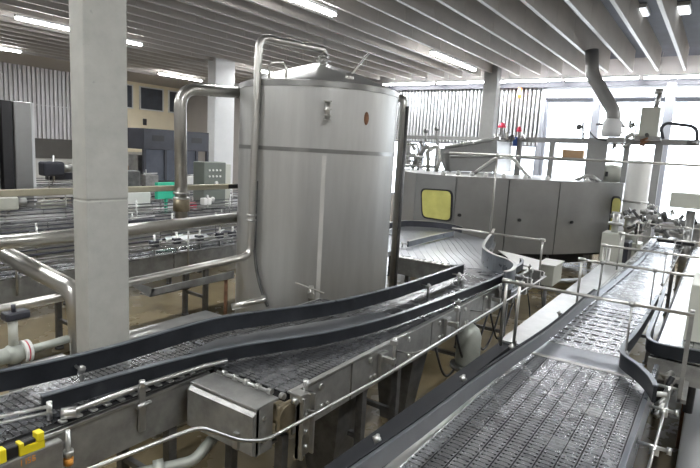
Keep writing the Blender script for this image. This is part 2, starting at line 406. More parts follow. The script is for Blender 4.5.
# tall thick elbow pipe on the left, down to the horizontal main
a = at(180, 92, y=5.15); b = at(237, 92, y=5.15)
pipe('vent_pipe', 'thick elbow pipe running from a flange at the tank top down to the horizontal main',
     [(a.x+.03, 5.15, 1.72), (a.x, 5.15, a.z+.04), (b.x+.1, 5.06, b.z)], .07, .22,
     flanges=(((b.x-.06, 5.07, b.z), (1, -.02, 0)), ((a.x+.03, 5.15, 1.95), (0, 0, 1))))
mb = MB().cyl((a.x+.03, 5.15, 1.80), (a.x+.03, 5.15, 1.94), .095, 20)
tag(mb.build('pipe_valve', 'brass'), 'brownish valve body at the foot of the thick elbow pipe', 'valve')
pipe('main_pipe', 'thick horizontal pipe passing behind the concrete pillar into the tank', [(.9, 5.0, 1.665), (3.0, 5.0, 1.665), (4.86, 5.0, 1.69)], .062, 0,
     flanges=())
t = thing('handrail_bar', 'flat yellowish horizontal bar crossing behind the concrete pillar', 'rail', (3, 5.22, 2.03))
MB().box(1.0, 5.20, 2.03, 4.98, 5.24, 2.095, .01).build('bar', 'bar_yellow', t); MB().box(4.86, 5.195, 2.035, 5.05, 5.235, 2.09).build('end_cap', 'black', t)
pipe('elbow_pipe', 'thick sloping pipe at the left edge that elbows down beside the concrete pillar',
     [at(-30, 236, y=5.7), at(72, 289, y=4.55), at(76, 302, y=4.5), (at(76, 302, y=4.5).x+.02, 4.48, .62)], .08, .14)
a = at(402, 99, x=6.3)
pipe('overflow_pipe', 'slim vertical pipe down the right side of the tank from a flange at its rim',
     [(6.28, 3.68, a.z+.01), (6.3, 3.52, a.z+.01), (6.3, 3.50, .55)], .052, .13, flanges=(((6.285, 3.66, a.z+.01), (.1, -1, 0)),))
tag(MB().tube([(6.22, 3.42, a.z-.1), (6.22, 3.42, .6)], .022, 10).build('conduit', 'dark_steel'), 'thin dark conduit beside the vertical pipe right of the tank', 'conduit')
pipe('stub_pipe', 'short horizontal pipe stub at the lower left of the tank', [at(232, 307, y=3.9), at(262, 300, y=3.75), at(263, 299, y=3.75)+Vector((.03, .02, 0))], .035, 0)
# trough under the process pipe
t = thing('drip_trough', 'flat grey trough with a slanted left end below the slim pipe', 'trough', (3.0, 4.6, 1.0))
za = 1.13
A = [at(150, 297, y=4.55), at(234, 278, y=4.55), at(234, 271, y=4.55), at(152, 289, y=4.55)]
mb = MB(); mb.loft([Vector(p) for p in A], [Vector(p)+Vector((0, .015, 0)) for p in A]); mb.build('front_plate', 'dull_steel', t)
E_ = [at(150, 297, y=4.55), at(156, 289, y=4.55), at(140, 284, y=4.55), at(131, 285, y=4.55)]
MB().loft([Vector(p) for p in E_], [Vector(p)+Vector((0, .015, 0)) for p in E_]).build('slanted_end', 'dull_steel', t)
mb = MB(); mb.loft([A[0], A[1], A[1]+Vector((.0, .16, 0)), A[0]+Vector((0, .16, 0))], [p+Vector((0, 0, .012)) for p in (A[0], A[1], A[1]+Vector((0, .16, 0)), A[0]+Vector((0, .16, 0)))]).build('bottom_plate', 'dull_steel', t)
m = MB().cyl((A[1].x-.05, 4.63, A[1].z), (A[1].x-.05, 4.63, .615), .022); m.build('support_post', 'rust', t, 'brown support post')
# low hood slab beside pillar
tag(MB().box(2.74, 3.80, .0, 4.30, 4.95, .6, .015).build('low_cabinet', 'steel'), 'low flat topped steel cabinet right of the concrete pillar below the trough', 'cabinet')
tag(MB().box(2.05, 4.42, .0, 2.50, 4.85, .6, .015).build('low_cabinet', 'steel'), 'small low steel box just left of the concrete pillar foot', 'cabinet')

# valve cluster lower left
t = thing('flanged_valve', 'pale flanged valve with a black top and red gasket left of the pillar', 'valve', (1.72, 3.95, 0))
c = at(14, 354, y=3.9)
mb = MB().cyl((c.x-.25, 3.9, c.z), (c.x+.06, 3.9, c.z), .055, 20); mb.sphere((c.x, 3.9, c.z), .075); mb.build('body', 'pump_grey', t)
MB().cyl((c.x, 3.9, c.z+.04), (c.x, 3.9, c.z+.26), .03, 16).build('neck', 'cab_light', t)
mb = MB().box(c.x-.06, 3.85, c.z+.25, c.x+.10, 3.95, c.z+.31, .015).cyl((c.x, 3.88, c.z+.31), (c.x, 3.88, c.z+.36), .015); mb.build('actuator', 'frame_dark', t)
MB().cyl((c.x+.05, 3.9, c.z), (c.x+.07, 3.9, c.z), .08, 24).build('flange', 'white_plastic', t)
MB().cyl((c.x+.07, 3.9, c.z), (c.x+.08, 3.9, c.z), .077, 24).build('gasket', 'red', t, 'red gasket ring')
MB().cyl((c.x+.08, 3.9, c.z), (c.x+.10, 3.9, c.z), .08, 24).build('flange', 'white_plastic', t)
MB().tube([(c.x+.10, 3.9, c.z), (c.x+.38, 3.9, c.z+.01)], .03, 16).build('outlet_tube', 'pump_grey', t)
MB().cyl((c.x, 3.9, 0), (c.x, 3.9, c.z-.05), .04).build('standpipe', 'dark_steel', t)

# ================================================================== CONVEYOR HELPERS
def chain_lane(x0, x1, yc, z, w=.082, pitch=.0381, curve=None):
    """one lane of table-top chain: plates with hinge knuckles"""
    mb = MB(); x = x0; h = w/2-.002
    while x < x1-.01:
        mb.box(x+.002, yc-h, z-.006, x+pitch*.72, yc+h, z)
        mb.box(x+pitch*.72, yc-h*.55, z-.006, x+pitch*.97, yc+h*.55, z-.001)
        mb.box(x+pitch*.72, yc-h, z-.006, x+pitch*.97, yc-h*.82, z-.001)
        mb.box(x+pitch*.72, yc+h*.82, z-.006, x+pitch*.97, yc+h, z-.001)
        x += pitch
    return mb
def plain_lane(x0, x1, yc, z, w=.082, pitch=.0381):
    mb = MB(); x = x0; h = w/2-.0015
    while x < x1-.01:
        mb.box(x+.0015, yc-h, z-.006, x+pitch-.0015, yc+h, z); x += pitch
    return mb
def rail_strip(name, label, pts, z0, z1, th=.02, m='rubber', lip=True, cat='guide rail', posts=(), pz=1.02):
    p0 = pts[0]; t = thing(name, label, cat, (p0[0], p0[1], z0))
    MB().strip(pts, z0, z1, th).build('wear_strip', m, t)
    if lip: MB().strip(pts, z1, z1+.008, th*1.5).build('top_lip', 'steel' if m != 'rubber' else 'rail_grey', t)
    for (i, side) in posts:
        p = Vector((*pts[i][:2], 0)); q = Vector((*pts[min(i+1, len(pts)-1)][:2], 0)); d = (q-p).normalized(); n = Vector((-d.y, d.x, 0))*side
        zc = (z0+z1)/2
        MB().cyl((p.x, p.y, zc), (p.x+n.x*.12, p.y+n.y*.12, zc), .009, 8).cyl((p.x+n.x*.10, p.y+n.y*.10, pz), (p.x+n.x*.10, p.y+n.y*.10, zc+.03), .011, 8)\
            .cyl((p.x+n.x*.085, p.y+n.y*.085, zc-.02), (p.x+n.x*.115, p.y+n.y*.115, zc+.02), .02, 8).build('bracket', 'steel', t)
    return t
def leg_pair(t, x, ya, yb, z):
    for y in (ya, yb):
        MB().box(x-.03, y-.03, .03, x+.03, y+.03, z).cyl((x, y, 0), (x, y, .03), .05).build('leg', 'dark_steel', t)
    MB().box(x-.02, ya, .35, x+.02, yb, .39).build('crossbar', 'dark_steel', t)

# ---------- left infeed conveyor (lower left)
ZB = 1.1
t = thing('infeed_conveyor', 'narrow chain conveyor entering from the lower left corner', 'conveyor', (1.2, 3.0, 0))
for k in range(6):
    chain_lane(.3, 2.60, 2.79+k*.085, ZB-.01).build('chain_lane', 'chain_dark', t)
MB().box(.3, 2.67, .80, 2.35, 2.69, 1.085).build('side_plate', 'dull_steel', t, 'stained front side plate')
MB().box(.3, 2.655, 1.07, 2.35, 2.70, 1.085).build('top_flange', 'steel', t)
MB().box(.3, 3.27, .80, 2.35, 3.29, 1.085).build('side_plate', 'dull_steel', t)
MB().box(.3, 2.70, 1.02, 2.55, 3.27, 1.075).build('chain_bed', 'underside', t)
for x in (1.55, 2.08): leg_pair(t, x, 2.72, 3.24, .80)
x = 1.38
while x < 2.3:
    MB().box(x, 2.70, 1.09, x+.035, 2.742, 1.103, .004).build('edge_clip', 'rod_steel', t); x += .085
# frame bracket on side plate
t2 = t
for x in (1.83,):
    MB().box(x-.02, 2.645, .88, x+.02, 2.665, 1.16).cyl((x, 2.65, 1.16), (x, 2.65, 1.20), .018).cyl((x-.04, 2.64, 1.05), (x+.05, 2.64, 1.05), .015).build('bracket', 'steel', t)
# ---------- hood / drive end
t = thing('drive_end_box', 'dented steel drive housing at the open end of the wide conveyor', 'housing', (2.3, 2.2, 0))
HX0, HX1, HY0, HY1 = 2.12, 2.46, 2.03, 2.60
MB().loft([(HX0, HY0, .82), (HX0, HY1, .82), (HX0, HY1, 1.06), (HX0, HY0, 1.06)], [(HX0+.05, HY0, .80), (HX0+.05, HY1, .80), (HX0+.05, HY1, 1.10), (HX0+.05, HY0, 1.10)])\
    .box(HX0+.02, HY0, 1.085, HX1-.12, HY1, 1.105, .004).box(HX0+.03, HY1-.015, .80, HX1, HY1, 1.09).box(HX0+.03, HY0, .80, HX0+.17, HY0+.015, 1.09).box(HX0+.03, HY0+.02, .80, HX1-.1, HY1-.02, .82).build('cover', 'dull_steel', t)
mb = MB().tube([(HX0+.2, HY1-.05, 1.125), (HX0+.2, HY1-.2, 1.135), (HX0+.2, HY0+.05, 1.13)], .012, 8)
for k in range(7): mb.cyl((HX0+.2, HY1-.1-k*.1, 1.135), (HX0+.2, HY1-.13-k*.1, 1.135), .02, 8)
mb.build('nose_roller', 'steel', t)
mb = MB().cyl((HX0+.25, HY0-.05, .99), (HX0+.25, HY0+.10, .99), .07, 20).box(HX0+.18, HY0-.045, .89, HX0+.34, HY0-.005, 1.07, .02); mb.build('shaft_bearing', 'brass', t, 'brownish bearing block')
mb = MB().box(HX0+.30, HY0-.10, .70, HX0+.42, HY0-.075, 1.10).box(HX0+.30, HY0-.13, .70, HX0+.315, HY0-.075, 1.10).box(HX0+.405, HY0-.13, .70, HX0+.42, HY0-.075, 1.10).box(HX0+.28, HY0-.12, 1.08, HX0+.36, HY0-.03, 1.13, .008)
mb.cyl((HX0+.36, HY0-.09, 1.10), (HX0+.36, HY0-.09, 1.20), .016)
for z in (.76, .86, .97): mb.cyl((HX0+.36, HY0-.12, z), (HX0+.36, HY0-.07, z), .016, 8)
mb.build('mounting_bracket', 'steel', t, 'pale upright mounting bracket')
for z in (.88, 1.02): MB().cyl((HX0+.09, HY0-.008, z), (HX0+.09, HY0+.01, z), .014, 8).build('bolt', 'rod_steel', t)
MB().cyl((HX0-.012, HY0+.12, .86), (HX0+.02, HY0+.12, .86), .016, 8).box(HX0-.02, HY0+.10, .83, HX0, HY0+.14, .93).build('catch', 'steel', t)
leg_pair(t, HX0+.33, HY0+.06, HY1-.06, .80)

# ---------- main conveyor (centre): front lanes and back lanes
t = thing('transfer_conveyor', 'wide multi lane chain conveyor running past the front of the tank', 'conveyor', (4.5, 2.4, 0))
for k in range(8):
    (chain_lane if k < 7 else plain_lane)(2.42, 6.9, 2.105+k*.085, ZB).build('chain_lane', 'chain_dark', t)
for k in range(5):
    chain_lane(2.62, 4.3, 2.79+k*.085, ZB).build('chain_lane', 'chain_dark', t)
MB().box(2.42, 2.06, 1.03, 6.9, 2.77, 1.090).box(2.62, 2.77, 1.03, 4.3, 3.22, 1.09).build('chain_bed', 'underside', t)
mb = MB(); x = 2.48
while x < 7.6:
    mb.box(x, 2.03, .80, min(x+.64, 7.75), 2.045, 1.08); x += .66
mb.build('side_plate', 'dull_steel', t, 'bolted front side plates')
MB().box(2.45, 2.02, 1.085, 7.7, 2.06, 1.098).build('top_flange', 'rod_steel', t, 'bright front edge strip')
MB().box(2.6, 3.22, .80, 4.3, 3.24, 1.09).box(4.3, 2.76, .80, 6.9, 2.78, 1.09).build('side_plate', 'dull_steel', t)
for i in range(8):
    x = 2.78+i*.62
    for dx, z, r in ((0, .88, .02), (.06, .88, .016), (-.02, 1.03, .022)): MB().cyl((x+dx, 2.018, z), (x+dx, 2.04, z), r, 10).build('bolt', 'rod_steel', t)
for i in range(4):
    x = 3.55+i*1.22
    mb = MB().box(x-.06, 1.995, .84, x+.05, 2.028, 1.05, .006).box(x-.03, 1.90, .98, x+.01, 2.0, 1.02).cyl((x, 1.92, .96), (x, 1.92, 1.19), .014).box(x-.025, 1.9, 1.13, x+.025, 1.95, 1.17, .005)
    mb.build('clamp', 'steel', t)
for x in (3.4, 3.95, 5.6, 6.8): leg_pair(t, x, 2.1, 3.15 if x < 4.2 else 2.7, 1.02)
MB().loft([(3.15, 2.12, .95), (3.15, 2.62, .95), (3.62, 2.62, .95), (3.62, 2.12, .95)], [(3.26, 2.25, .0), (3.26, 2.5, .0), (3.5, 2.5, .0), (3.5, 2.25, .0)]).build('pedestal', 'dark_steel', t)
MB().loft([(4.35, 2.12, .95), (4.35, 2.6, .95), (4.7, 2.6, .95), (4.7, 2.12, .95)], [(4.42, 2.25, .0), (4.42, 2.5, .0), (4.6, 2.5, .0), (4.6, 2.25, .0)]).build('pedestal', 'dark_steel', t)
# metal deck flap between lanes
t = thing('dead_plate', 'shiny dirty flat sheet beside the dark guide rail in front of the tank', 'plate', (3.2, 2.75, 1.1))
MB().prism([(2.45, 3.0), (2.55, 2.72), (3.3, 2.42), (4.1, 2.26), (4.3, 2.50), (3.3, 2.88), (2.75, 3.05)], 1.101, 1.106).build('sheet', 'deck_steel', t)

# guide rails of the left line
A = smooth_curve([(.6, 3.42), (1.3, 3.2), (1.6, 3.13), (1.97, 3.09), (2.5, 3.09), (2.85, 3.05), (3.2, 2.92), (3.6, 2.76), (4.0, 2.65), (4.75, 2.56), (5.6, 2.53), (6.33, 2.53)], 4)
rail_strip('guide_rail', 'long dark curved guide rail, the back one passing the tank foot', A, 1.15, 1.268, .025, 'rubber', True, posts=((9, -1), (38, -1), (42, -1)), pz=1.1)
B = smooth_curve([(1.36, 2.86), (1.78, 2.81), (2.2, 2.74), (2.61, 2.63), (2.95, 2.48), (3.27, 2.35), (3.65, 2.25), (4.1, 2.18), (5.0, 2.11), (6.24, 2.05), (7.0, 2.08), (7.45, 2.12), (7.7, 2.22), (7.95, 2.45), (8.42, 2.85), (9.0, 3.22), (9.6, 3.45), (9.95, 3.5)], 4)
rail_strip('guide_rail', 'dark front guide rail sweeping from the lower left to the curved table', B[:49], 1.115, 1.205, .025, 'rubber', True, posts=((32, -1), (38, -1), (44, -1)), pz=1.1)
SR = [at(*p, z=1.33) for p in ((505, 272), (512, 270), (515, 265), (508, 259.5), (495, 255), (486, 250), (483.5, 245), (488, 238), (492, 233), (494, 229))]
SR = smooth_curve([(p.x, p.y) for p in SR], 5)
rail_strip('guide_rail', 'grey S curved guide rail bounding the wide collecting table', SR, 1.105, 1.33, .03, 'rail_grey', True, posts=((8, -1), (20, -1), (32, -1)), pz=1.08)
t = thing('guide_rod', 'bright double rod guide along the lower left conveyor edge', 'guide rail', (1.2, 2.75, 1.15))
MB().tube([(.6, 3.05, 1.17), (1.36, 2.79, 1.17)], .010, 8).tube([(.6, 3.04, 1.14), (1.36, 2.78, 1.14)], .010, 8).cyl((1.36, 2.78, 1.1), (1.36, 2.78, 1.20), .014).build('rod_pair', 'rod_steel', t)
MB().cyl((1.40, 2.74, 1.13), (1.46, 2.70, 1.13), .03, 12).build('knob', 'rod_steel', t)
MB().tube([(1.46, 2.72, 1.13), (1.9, 2.70, 1.14), (2.3, 2.66, 1.14), (2.45, 2.6, 1.15)], .016, 8).build('rod', 'steel', t)

# bent handrail rod in front
pts = [(.7, 1.75, 1.43), (1.40, 1.75, 1.375), (1.50, 1.75, 1.36), (1.74, 1.75, 1.19), (1.92, 1.75, 1.11), (3.06, 1.75, 1.07), (7.3, 1.75, 1.095)]
t = thing('guard_rod', 'thin bright bent rod running in front of the left conveyor frame', 'rod', (2, 1.75, 1.0))
MB().tube(pts, .009, 10, .08).build('rod', 'rod_steel', t)
for x in (2.5, 3.8, 5.4, 6.9): MB().tube([(x, 1.75, 1.075), (x, 1.88, 1.0), (x, 2.03, .98)], .008, 8, .03).build('bracket', 'steel', t)

# yellow machine bits lower left
t = thing('machine_cover', 'dark metal cover box with orange digits at the lower left corner', 'cover', (1.1, 2.6, .8))
MB().box(.55, 2.60, .55, 1.335, 2.655, 1.06, .008).build('panel', 'dull_steel', t)
SEG = {'4': 'bcfg', '1': 'bc', '5': 'acdfg', '6': 'acdefg', '8': 'abcdefg', '3': 'abcdg', '2': 'abdeg'}
def digit(mb, ch, x, z, h, y):
    w = h*.5; s = h*.12
    R = {'a': (0, h-s, w, h), 'b': (w-s, h/2, w, h), 'c': (w-s, 0, w, h/2), 'd': (0, 0, w, s), 'e': (0, 0, s, h/2), 'f': (0, h/2, s, h), 'g': (0, h/2-s/2, w, h/2+s/2)}
    for k in SEG[ch]:
        a = R[k]; mb.box(x+a[0], y-.002, z+a[1], x+a[2], y, z+a[3])
for i, ch in enumerate('1156'):
    mb = MB(); digit(mb, ch, 1.12+i*.021, 1.012, .030, 2.6); mb.build('digit', 'orange', t, 'orange digit')
t = thing('yellow_clamp', 'yellow and black clamp block on top of the lower left conveyor edge', 'clamp', (1.2, 2.62, 1.06))
q = 2.60
ZY = .03
mb = MB().box(1.13, q, 1.062, 1.245, q+.05, 1.10); mb.box(1.21, q, 1.10, 1.245, q+.05, 1.145, .004).box(1.13, q, 1.10, 1.15, q+.05, 1.125, .004); mb.build('block', 'yellow', t)
MB().box(1.15, q+.01, 1.10, 1.21, q+.045, 1.12, .006).box(1.075, q+.01, 1.062, 1.128, q+.05, 1.12, .006).build('pad', 'black', t)
tag(MB().box(.95, 2.60, 1.062, 1.072, 2.65, 1.13, .006).build('yellow_clamp', 'yellow'), 'yellow clamp block cut by the left edge of the photo', 'clamp')
t = thing('hose_fitting', 'small fitting with orange band on the corner of the lower left frame', 'fitting', (1.37, 2.62, .8))
MB().cyl((1.37, 2.62, .84), (1.37, 2.62, 1.09), .013).cyl((1.37, 2.62, .95), (1.37, 2.62, .98), .026).build('stem', 'rod_steel', t)
MB().cyl((1.37, 2.62, .90), (1.37, 2.62, .935), .024).build('band', 'orange', t)

# ---------- collecting table (wide, curved lanes)
t = thing('collecting_table', 'wide shining flat top chain table curving towards the yellow window', 'conveyor table', (8.5, 3.4, 0))
outer = [(p[0], p[1]-.06) for p in SR[2:]]
poly = [(6.92, 2.06)]+outer+[(10.4, 4.6), (10.3, 5.9), (9.6, 5.9), (8.3, 4.2), (7.0, 3.85)]
MB().prism(poly, 1.03, 1.094).build('table_top', 'deck_steel', t)
base_line = smooth_curve([(6.95, 2.2), (7.5, 2.5), (8.2, 2.98), (9.0, 3.45), (9.7, 3.95), (10.05, 4.6), (10.1, 5.3), (9.95, 5.8)], 8)
for k in range(14):
    pts = []
    for i, p in enumerate(base_line):
        q = base_line[min(i+1, len(base_line)-1)]; o_ = base_line[max(i-1, 0)]; d = Vector((q[0]-o_[0], q[1]-o_[1], 0)).normalized()
        w_ = Vector((p[0]-d.y*k*.105, p[1]+d.x*k*.105, 0))
        if w_.x > 6.95: pts.append(w_)
    MB().strip(pts, 1.09, 1.102, .099).build('chain_lane', 'deck_steel', t)
MB().prism([(6.9, 3.82), (6.9, 2.95), (6.93, 2.95), (6.93, 3.82)], .84, 1.095).build('side_plate', 'dull_steel', t)
mb = MB()
for k in range(9): mb.box(6.82, 2.98+k*.092, 1.095, 6.93, 2.98+k*.092+.07, 1.115, .01)
mb.build('chain_nose', 'rod_steel', t, 'bright row of chain ends')
for x, y in ((7.1, 3.7), (8.6, 3.1), (9.6, 3.8), (9.9, 5.6)):
    MB().box(x-.03, y-.03, .03, x+.03, y+.03, 1.03).cyl((x, y, 0), (x, y, .03), .05).build('leg', 'dark_steel', t)
rail_strip('guide_rail', 'blue grey inner guide rail on the collecting table', [(7.66, 4.03), (8.5, 4.05), (9.5, 4.05)], 1.12, 1.21, .03, 'rail_grey', True, posts=((0, 1), (1, 1), (2, 1)), pz=1.1)
t = thing('guide_rail', 'dark outer arc guide rail in front of the yellow window', 'guide rail', (9.9, 4.7, 1.15))
pts = smooth_curve([(8.3, 4.9), (9.0, 5.25), (9.8, 5.25), (10.15, 4.85), (10.2, 4.45), (10.0, 4.1)], 6)
MB().strip(pts, 1.12, 1.24, .03).build('wear_strip', 'frame_dark', t); MB().strip(pts, 1.24, 1.25, .05).build('top_lip', 'steel', t)
# second lane behind the tank edge
t = thing('side_conveyor', 'conveyor with shiny dark deck emerging behind the right side of the tank', 'conveyor', (8, 4.6, 0))
MB().prism([(7.0, 4.05), (8.3, 4.30), (9.6, 5.9), (9.1, 6.6), (7.4, 5.3), (6.9, 4.9)], 1.02, 1.09).build('deck', 'deck_steel', t)
for x, y in ((7.3, 4.4), (8.7, 5.5)): MB().box(x-.03, y-.03, 0, x+.03, y+.03, 1.02).build('leg', 'dark_steel', t)
# white cover plate right of S curve
t = thing('cover_plate', 'pale flat cover plate between the S curved rail and the grey box', 'plate', (8.8, 2.7, 1.0))
CP = [at(*p, z=1.07) for p in ((498, 250), (520, 255), (543, 261), (538, 271), (517, 268), (514, 262))]
MB().prism([(p.x, p.y) for p in CP], 1.06, 1.07).build('plate', 'white_plastic', t)
t = thing('junction_box', 'light grey box with a white top at the end of the collecting table', 'box', (8.9, 2.05, .7))
MB().box(8.5, 1.93, .70, 9.05, 2.18, 1.02, .01).build('body', 'cab_light', t)
MB().box(8.48, 1.91, 1.02, 9.07, 2.20, 1.035).build('lid', 'white_plastic', t)
MB().cyl((8.6, 2.05, 0), (8.6, 2.05, .72), .03).build('post', 'dark_steel', t)
# clutter of pneumatic parts on table front edge
for i, (x, lb) in enumerate(((6.3, 'pneumatic cylinder bracket on the table front edge, nearest of three'), (6.85, 'pneumatic cylinder bracket on the table front edge, middle of three'), (7.45, 'pneumatic cylinder bracket by the bend of the front rail'))):
    t = thing('pneumatic_cylinder', lb, 'actuator', (x, 1.95, .9))
    MB().cyl((x, 1.90, .98), (x+.32, 1.90, 1.0), .025).build('barrel', 'steel', t)
    MB().cyl((x+.32, 1.90, 1.0), (x+.45, 1.92, 1.02), .009).build('piston_rod', 'rod_steel', t)
    MB().box(x+.02, 1.87, .90, x+.08, 2.02, 1.12, .008).build('bracket', 'dull_steel', t); MB().box(x+.22, 1.88, .94, x+.27, 2.02, 1.08, .006).build('bracket', 'dull_steel', t)
    MB().tube([(x+.1, 1.88, .96), (x+.12, 1.84, .75), (x+.3, 1.86, .55), (x+.5, 1.9, .3)], .008, 8, .08).build('air_hose', 'black', t)

# ---------- crossing guide frames
def guide_frame(name, label, x, ya, yb, z, posts, drops=(), r=.014, zb=1.08):
    t = thing(name, label, 'frame', (x, (ya+yb)/2, zb))
    MB().cyl((x, ya, z), (x, yb, z), r, 10).build('crossbar', 'pipe_steel', t)
    for y in posts: MB().cyl((x+.01, y, zb), (x+.01, y, z+.02), r, 10).cyl((x+.01, y-.035, z), (x+.01, y+.035, z), r*1.7, 10).build('post', 'pipe_steel', t)
    for y, zz in drops: MB().cyl((x, y, zz), (x, y, z), r*.6, 8).cyl((x, y-.02, z), (x, y+.02, z), r*1.6, 8).cyl((x-.03, y, zz+.02), (x+.03, y, zz+.02), r*1.4, 8).build('drop_rod', 'dull_steel', t)
    return t
guide_frame('table_frame', 'slim tube frame across the collecting table, ending in a post by the grey box', 7.8, 3.35, 1.96, 1.5, (1.97,), (), .014, 1.0)
t = guide_frame('overhead_rail', 'long thin rail crossing high above the lines in front of the windows', 7.8, 3.5, -.3, 2.655, (), (), .017, 2.6)
MB().cyl((7.8, 2.74, 1.5), (7.8, 2.74, 2.655), .014).sphere((7.8, 2.74, 2.655), .03).build('hanging_rod', 'pipe_steel', t)

# ---------- right conveyor
t = thing('packing_conveyor', 'wide perforated chain conveyor in the right foreground', 'conveyor', (3.3, .7, 0))
for k in range(10):
    chain_lane(1.6, 4.22, .285+k*.086, ZB, .084).build('chain_lane', 'chain_plate', t)
MB().box(1.6, .24, 1.03, 4.24, 1.13, 1.088).build('chain_bed', 'underside', t)
MB().box(1.6, .205, .88, 4.6, .235, 1.125, .004).build('side_plate', 'rail_grey', t, 'dark right side rail')
MB().box(1.6, 1.14, .88, 4.6, 1.16, 1.10).build('side_plate', 'dull_steel', t)
MB().box(1.9, 1.10, 1.098, 4.3, 1.15, 1.106).build('edge_strip', 'rod_steel', t)
for x in (2.2, 3.6): leg_pair(t, x, .26, 1.12, 1.02)
t = thing('transfer_plate', 'polished smooth transfer plate crossing between the two right conveyors', 'plate', (4.45, .7, 1.08))
MB().box(4.235, .30, 1.085, 4.60, 1.08, 1.103, .006).build('plate', 'deck_steel', t)
MB().box(4.215, .30, 1.095, 4.25, 1.08, 1.108, .003).build('lip', 'rod_steel', t)
t = thing('discharge_conveyor', 'bright conveyor beyond the transfer plate with rows of slots', 'conveyor', (7, .7, 0))
mb = MB(); mb.box(4.60, .44, 1.06, 13.8, 1.05, 1.098); mb.build('bed', 'steel', t)
for k in range(7):
    plain_lane(4.62, 13.6, .485+k*.085, 1.103, .084, .0762).build('chain_lane', 'chain_plate', t)
mb = MB(); x = 4.75
while x < 6.2:
    for k in range(7): mb.box(x, .455+k*.085, 1.1005, x+.035, .515+k*.085, 1.1042)
    x += .152
mb.build('slots', 'underside', t, 'rows of dark slots')['kind'] = 'stuff'
MB().box(4.6, 1.05, .88, 13.8, 1.07, 1.10).build('side_plate', 'dull_steel', t)
for x in (5.2, 8, 11, 13.5): leg_pair(t, x, .5, 1.03, 1.04)
# left cover band of right line
t = thing('frame_cover', 'flat bright cover strip along the left side of the right conveyors', 'cover', (6, 1.25, 1.0))
MB().box(4.5, 1.10, 1.04, 9.6, 1.40, 1.052).box(4.5, 1.385, .86, 9.6, 1.40, 1.04).build('sheet', 'steel', t)
t = thing('frame_cover', 'dark flat cover strip along the near left side of the right conveyor', 'cover', (2.5, 1.4, 1.0))
MB().prism([(1.2, 1.20), (4.5, 1.17), (4.5, 1.40), (1.2, 1.46)], 1.02, 1.035).build('sheet', 'black_cover', t)
MB().prism([(1.2, 1.445), (4.5, 1.385), (4.5, 1.40), (1.2, 1.46)], .86, 1.02).build('skirt', 'black_cover', t)
MB().prism([(1.2, 1.30), (4.5, 1.26), (4.5, 1.28), (1.2, 1.32)], 1.035, 1.075).build('ridge', 'black_cover', t)
Lg = smooth_curve([(1.3, 1.20), (1.95, 1.165), (2.45, 1.135), (3.2, 1.11), (3.7, 1.08), (4.34, 1.035), (4.9, 1.01), (5.7, 1.0), (6.4, .98)], 4)
rail_strip('guide_rail', 'black curved left guide rail of the right foreground conveyor', Lg, 1.125, 1.225, .022, 'guide_mid', False, posts=((6, 1), (12, 1), (18, 1), (26, 1)), pz=1.05)
mb = MB(); mb.strip([(p[0], p[1]+.02) for p in Lg], 1.20, 1.232, .02); mb.build('backing_strip', 'rubber', t) if False else tag(mb.build('backing_strip', 'black_cover'), 'black strip along the top outer edge of the right conveyor guide rail', 'strip')
rail_strip('guide_rail', 'thin straight left guide rail of the far right conveyor', [(6.45, .975), (8.0, .92), (9.5, .88), (12.8, .88)], 1.12, 1.20, .02, 'rail_grey', False)
Rg = smooth_curve([(6.6, .405), (5.6, .41), (4.95, .425), (4.55, .45), (4.36, .44), (4.26, .40), (4.12, .30), (3.95, .215), (3.8, .17)], 6)
rail_strip('guide_rail', 'black S shaped right guide rail ending at the near chain edge', Rg, 1.125, 1.235, .022, 'rubber', True)
R2 = smooth_curve([(7.3, .38), (6.6, .36), (5.6, .345), (5.05, .335), (4.88, .29), (4.84, .2), (4.86, .05), (4.9, -.15)], 6)
rail_strip('guide_rail', 'black U shaped guide rail closing the neighbouring right conveyor', R2, 1.115, 1.215, .022, 'rubber', True)
t = thing('neighbour_conveyor', 'narrow bright conveyor beside the S shaped rail at the right edge', 'conveyor', (7, .1, 0))
for k in range(6): plain_lane(4.9, 12.5, -.2+k*.085, 1.10, .084, .0762).build('chain_lane', 'chain_plate', t)
MB().box(4.9, -.25, 1.02, 12.5, .29, 1.09).build('bed', 'underside', t)
MB().box(4.86, -.25, .92, 4.9, .30, 1.08).build('end_plate', 'dull_steel', t)
for x in (6.4, 9.5): leg_pair(t, x, -.2, .25, 1.02)
guide_frame('cross_frame', 'nearest tube frame crossing the right conveyor above the transfer plate', 4.38, 1.38, .03, 1.6, (1.36, 1.25), ((.42, 1.2),), .013, 1.04)
guide_frame('cross_frame', 'second nearest tube frame crossing the right conveyor', 6.02, 1.12, -.1, 1.6, (1.10,), ((.42, 1.2), (.9, 1.2)), .013, 1.04)
guide_frame('cross_frame', 'third tube frame crossing the right conveyor, level with the grey panel foot', 7.37, 1.12, -.1, 1.6, (1.10,), ((.42, 1.2),), .013, 1.04)
guide_frame('cross_frame', 'fourth tube frame crossing the right conveyor', 8.87, 1.15, .0, 1.6, (1.12,), ((.42, 1.2),), .013, 1.04)
guide_frame('cross_frame', 'farthest tube frame crossing the right conveyor', 11.0, 1.15, -.1, 1.6, (1.12, -.08), ((.42, 1.2),), .013, 1.04)
t = thing('frame_post', 'grey upright post at the right end of the nearest crossing frame', 'post', (4.45, .06, 0))
MB().box(4.43, .03, .93, 4.47, .06, 1.62, .004).box(4.43, .0, .93, 4.88, .06, .96).build('shaft', 'dull_steel', t)
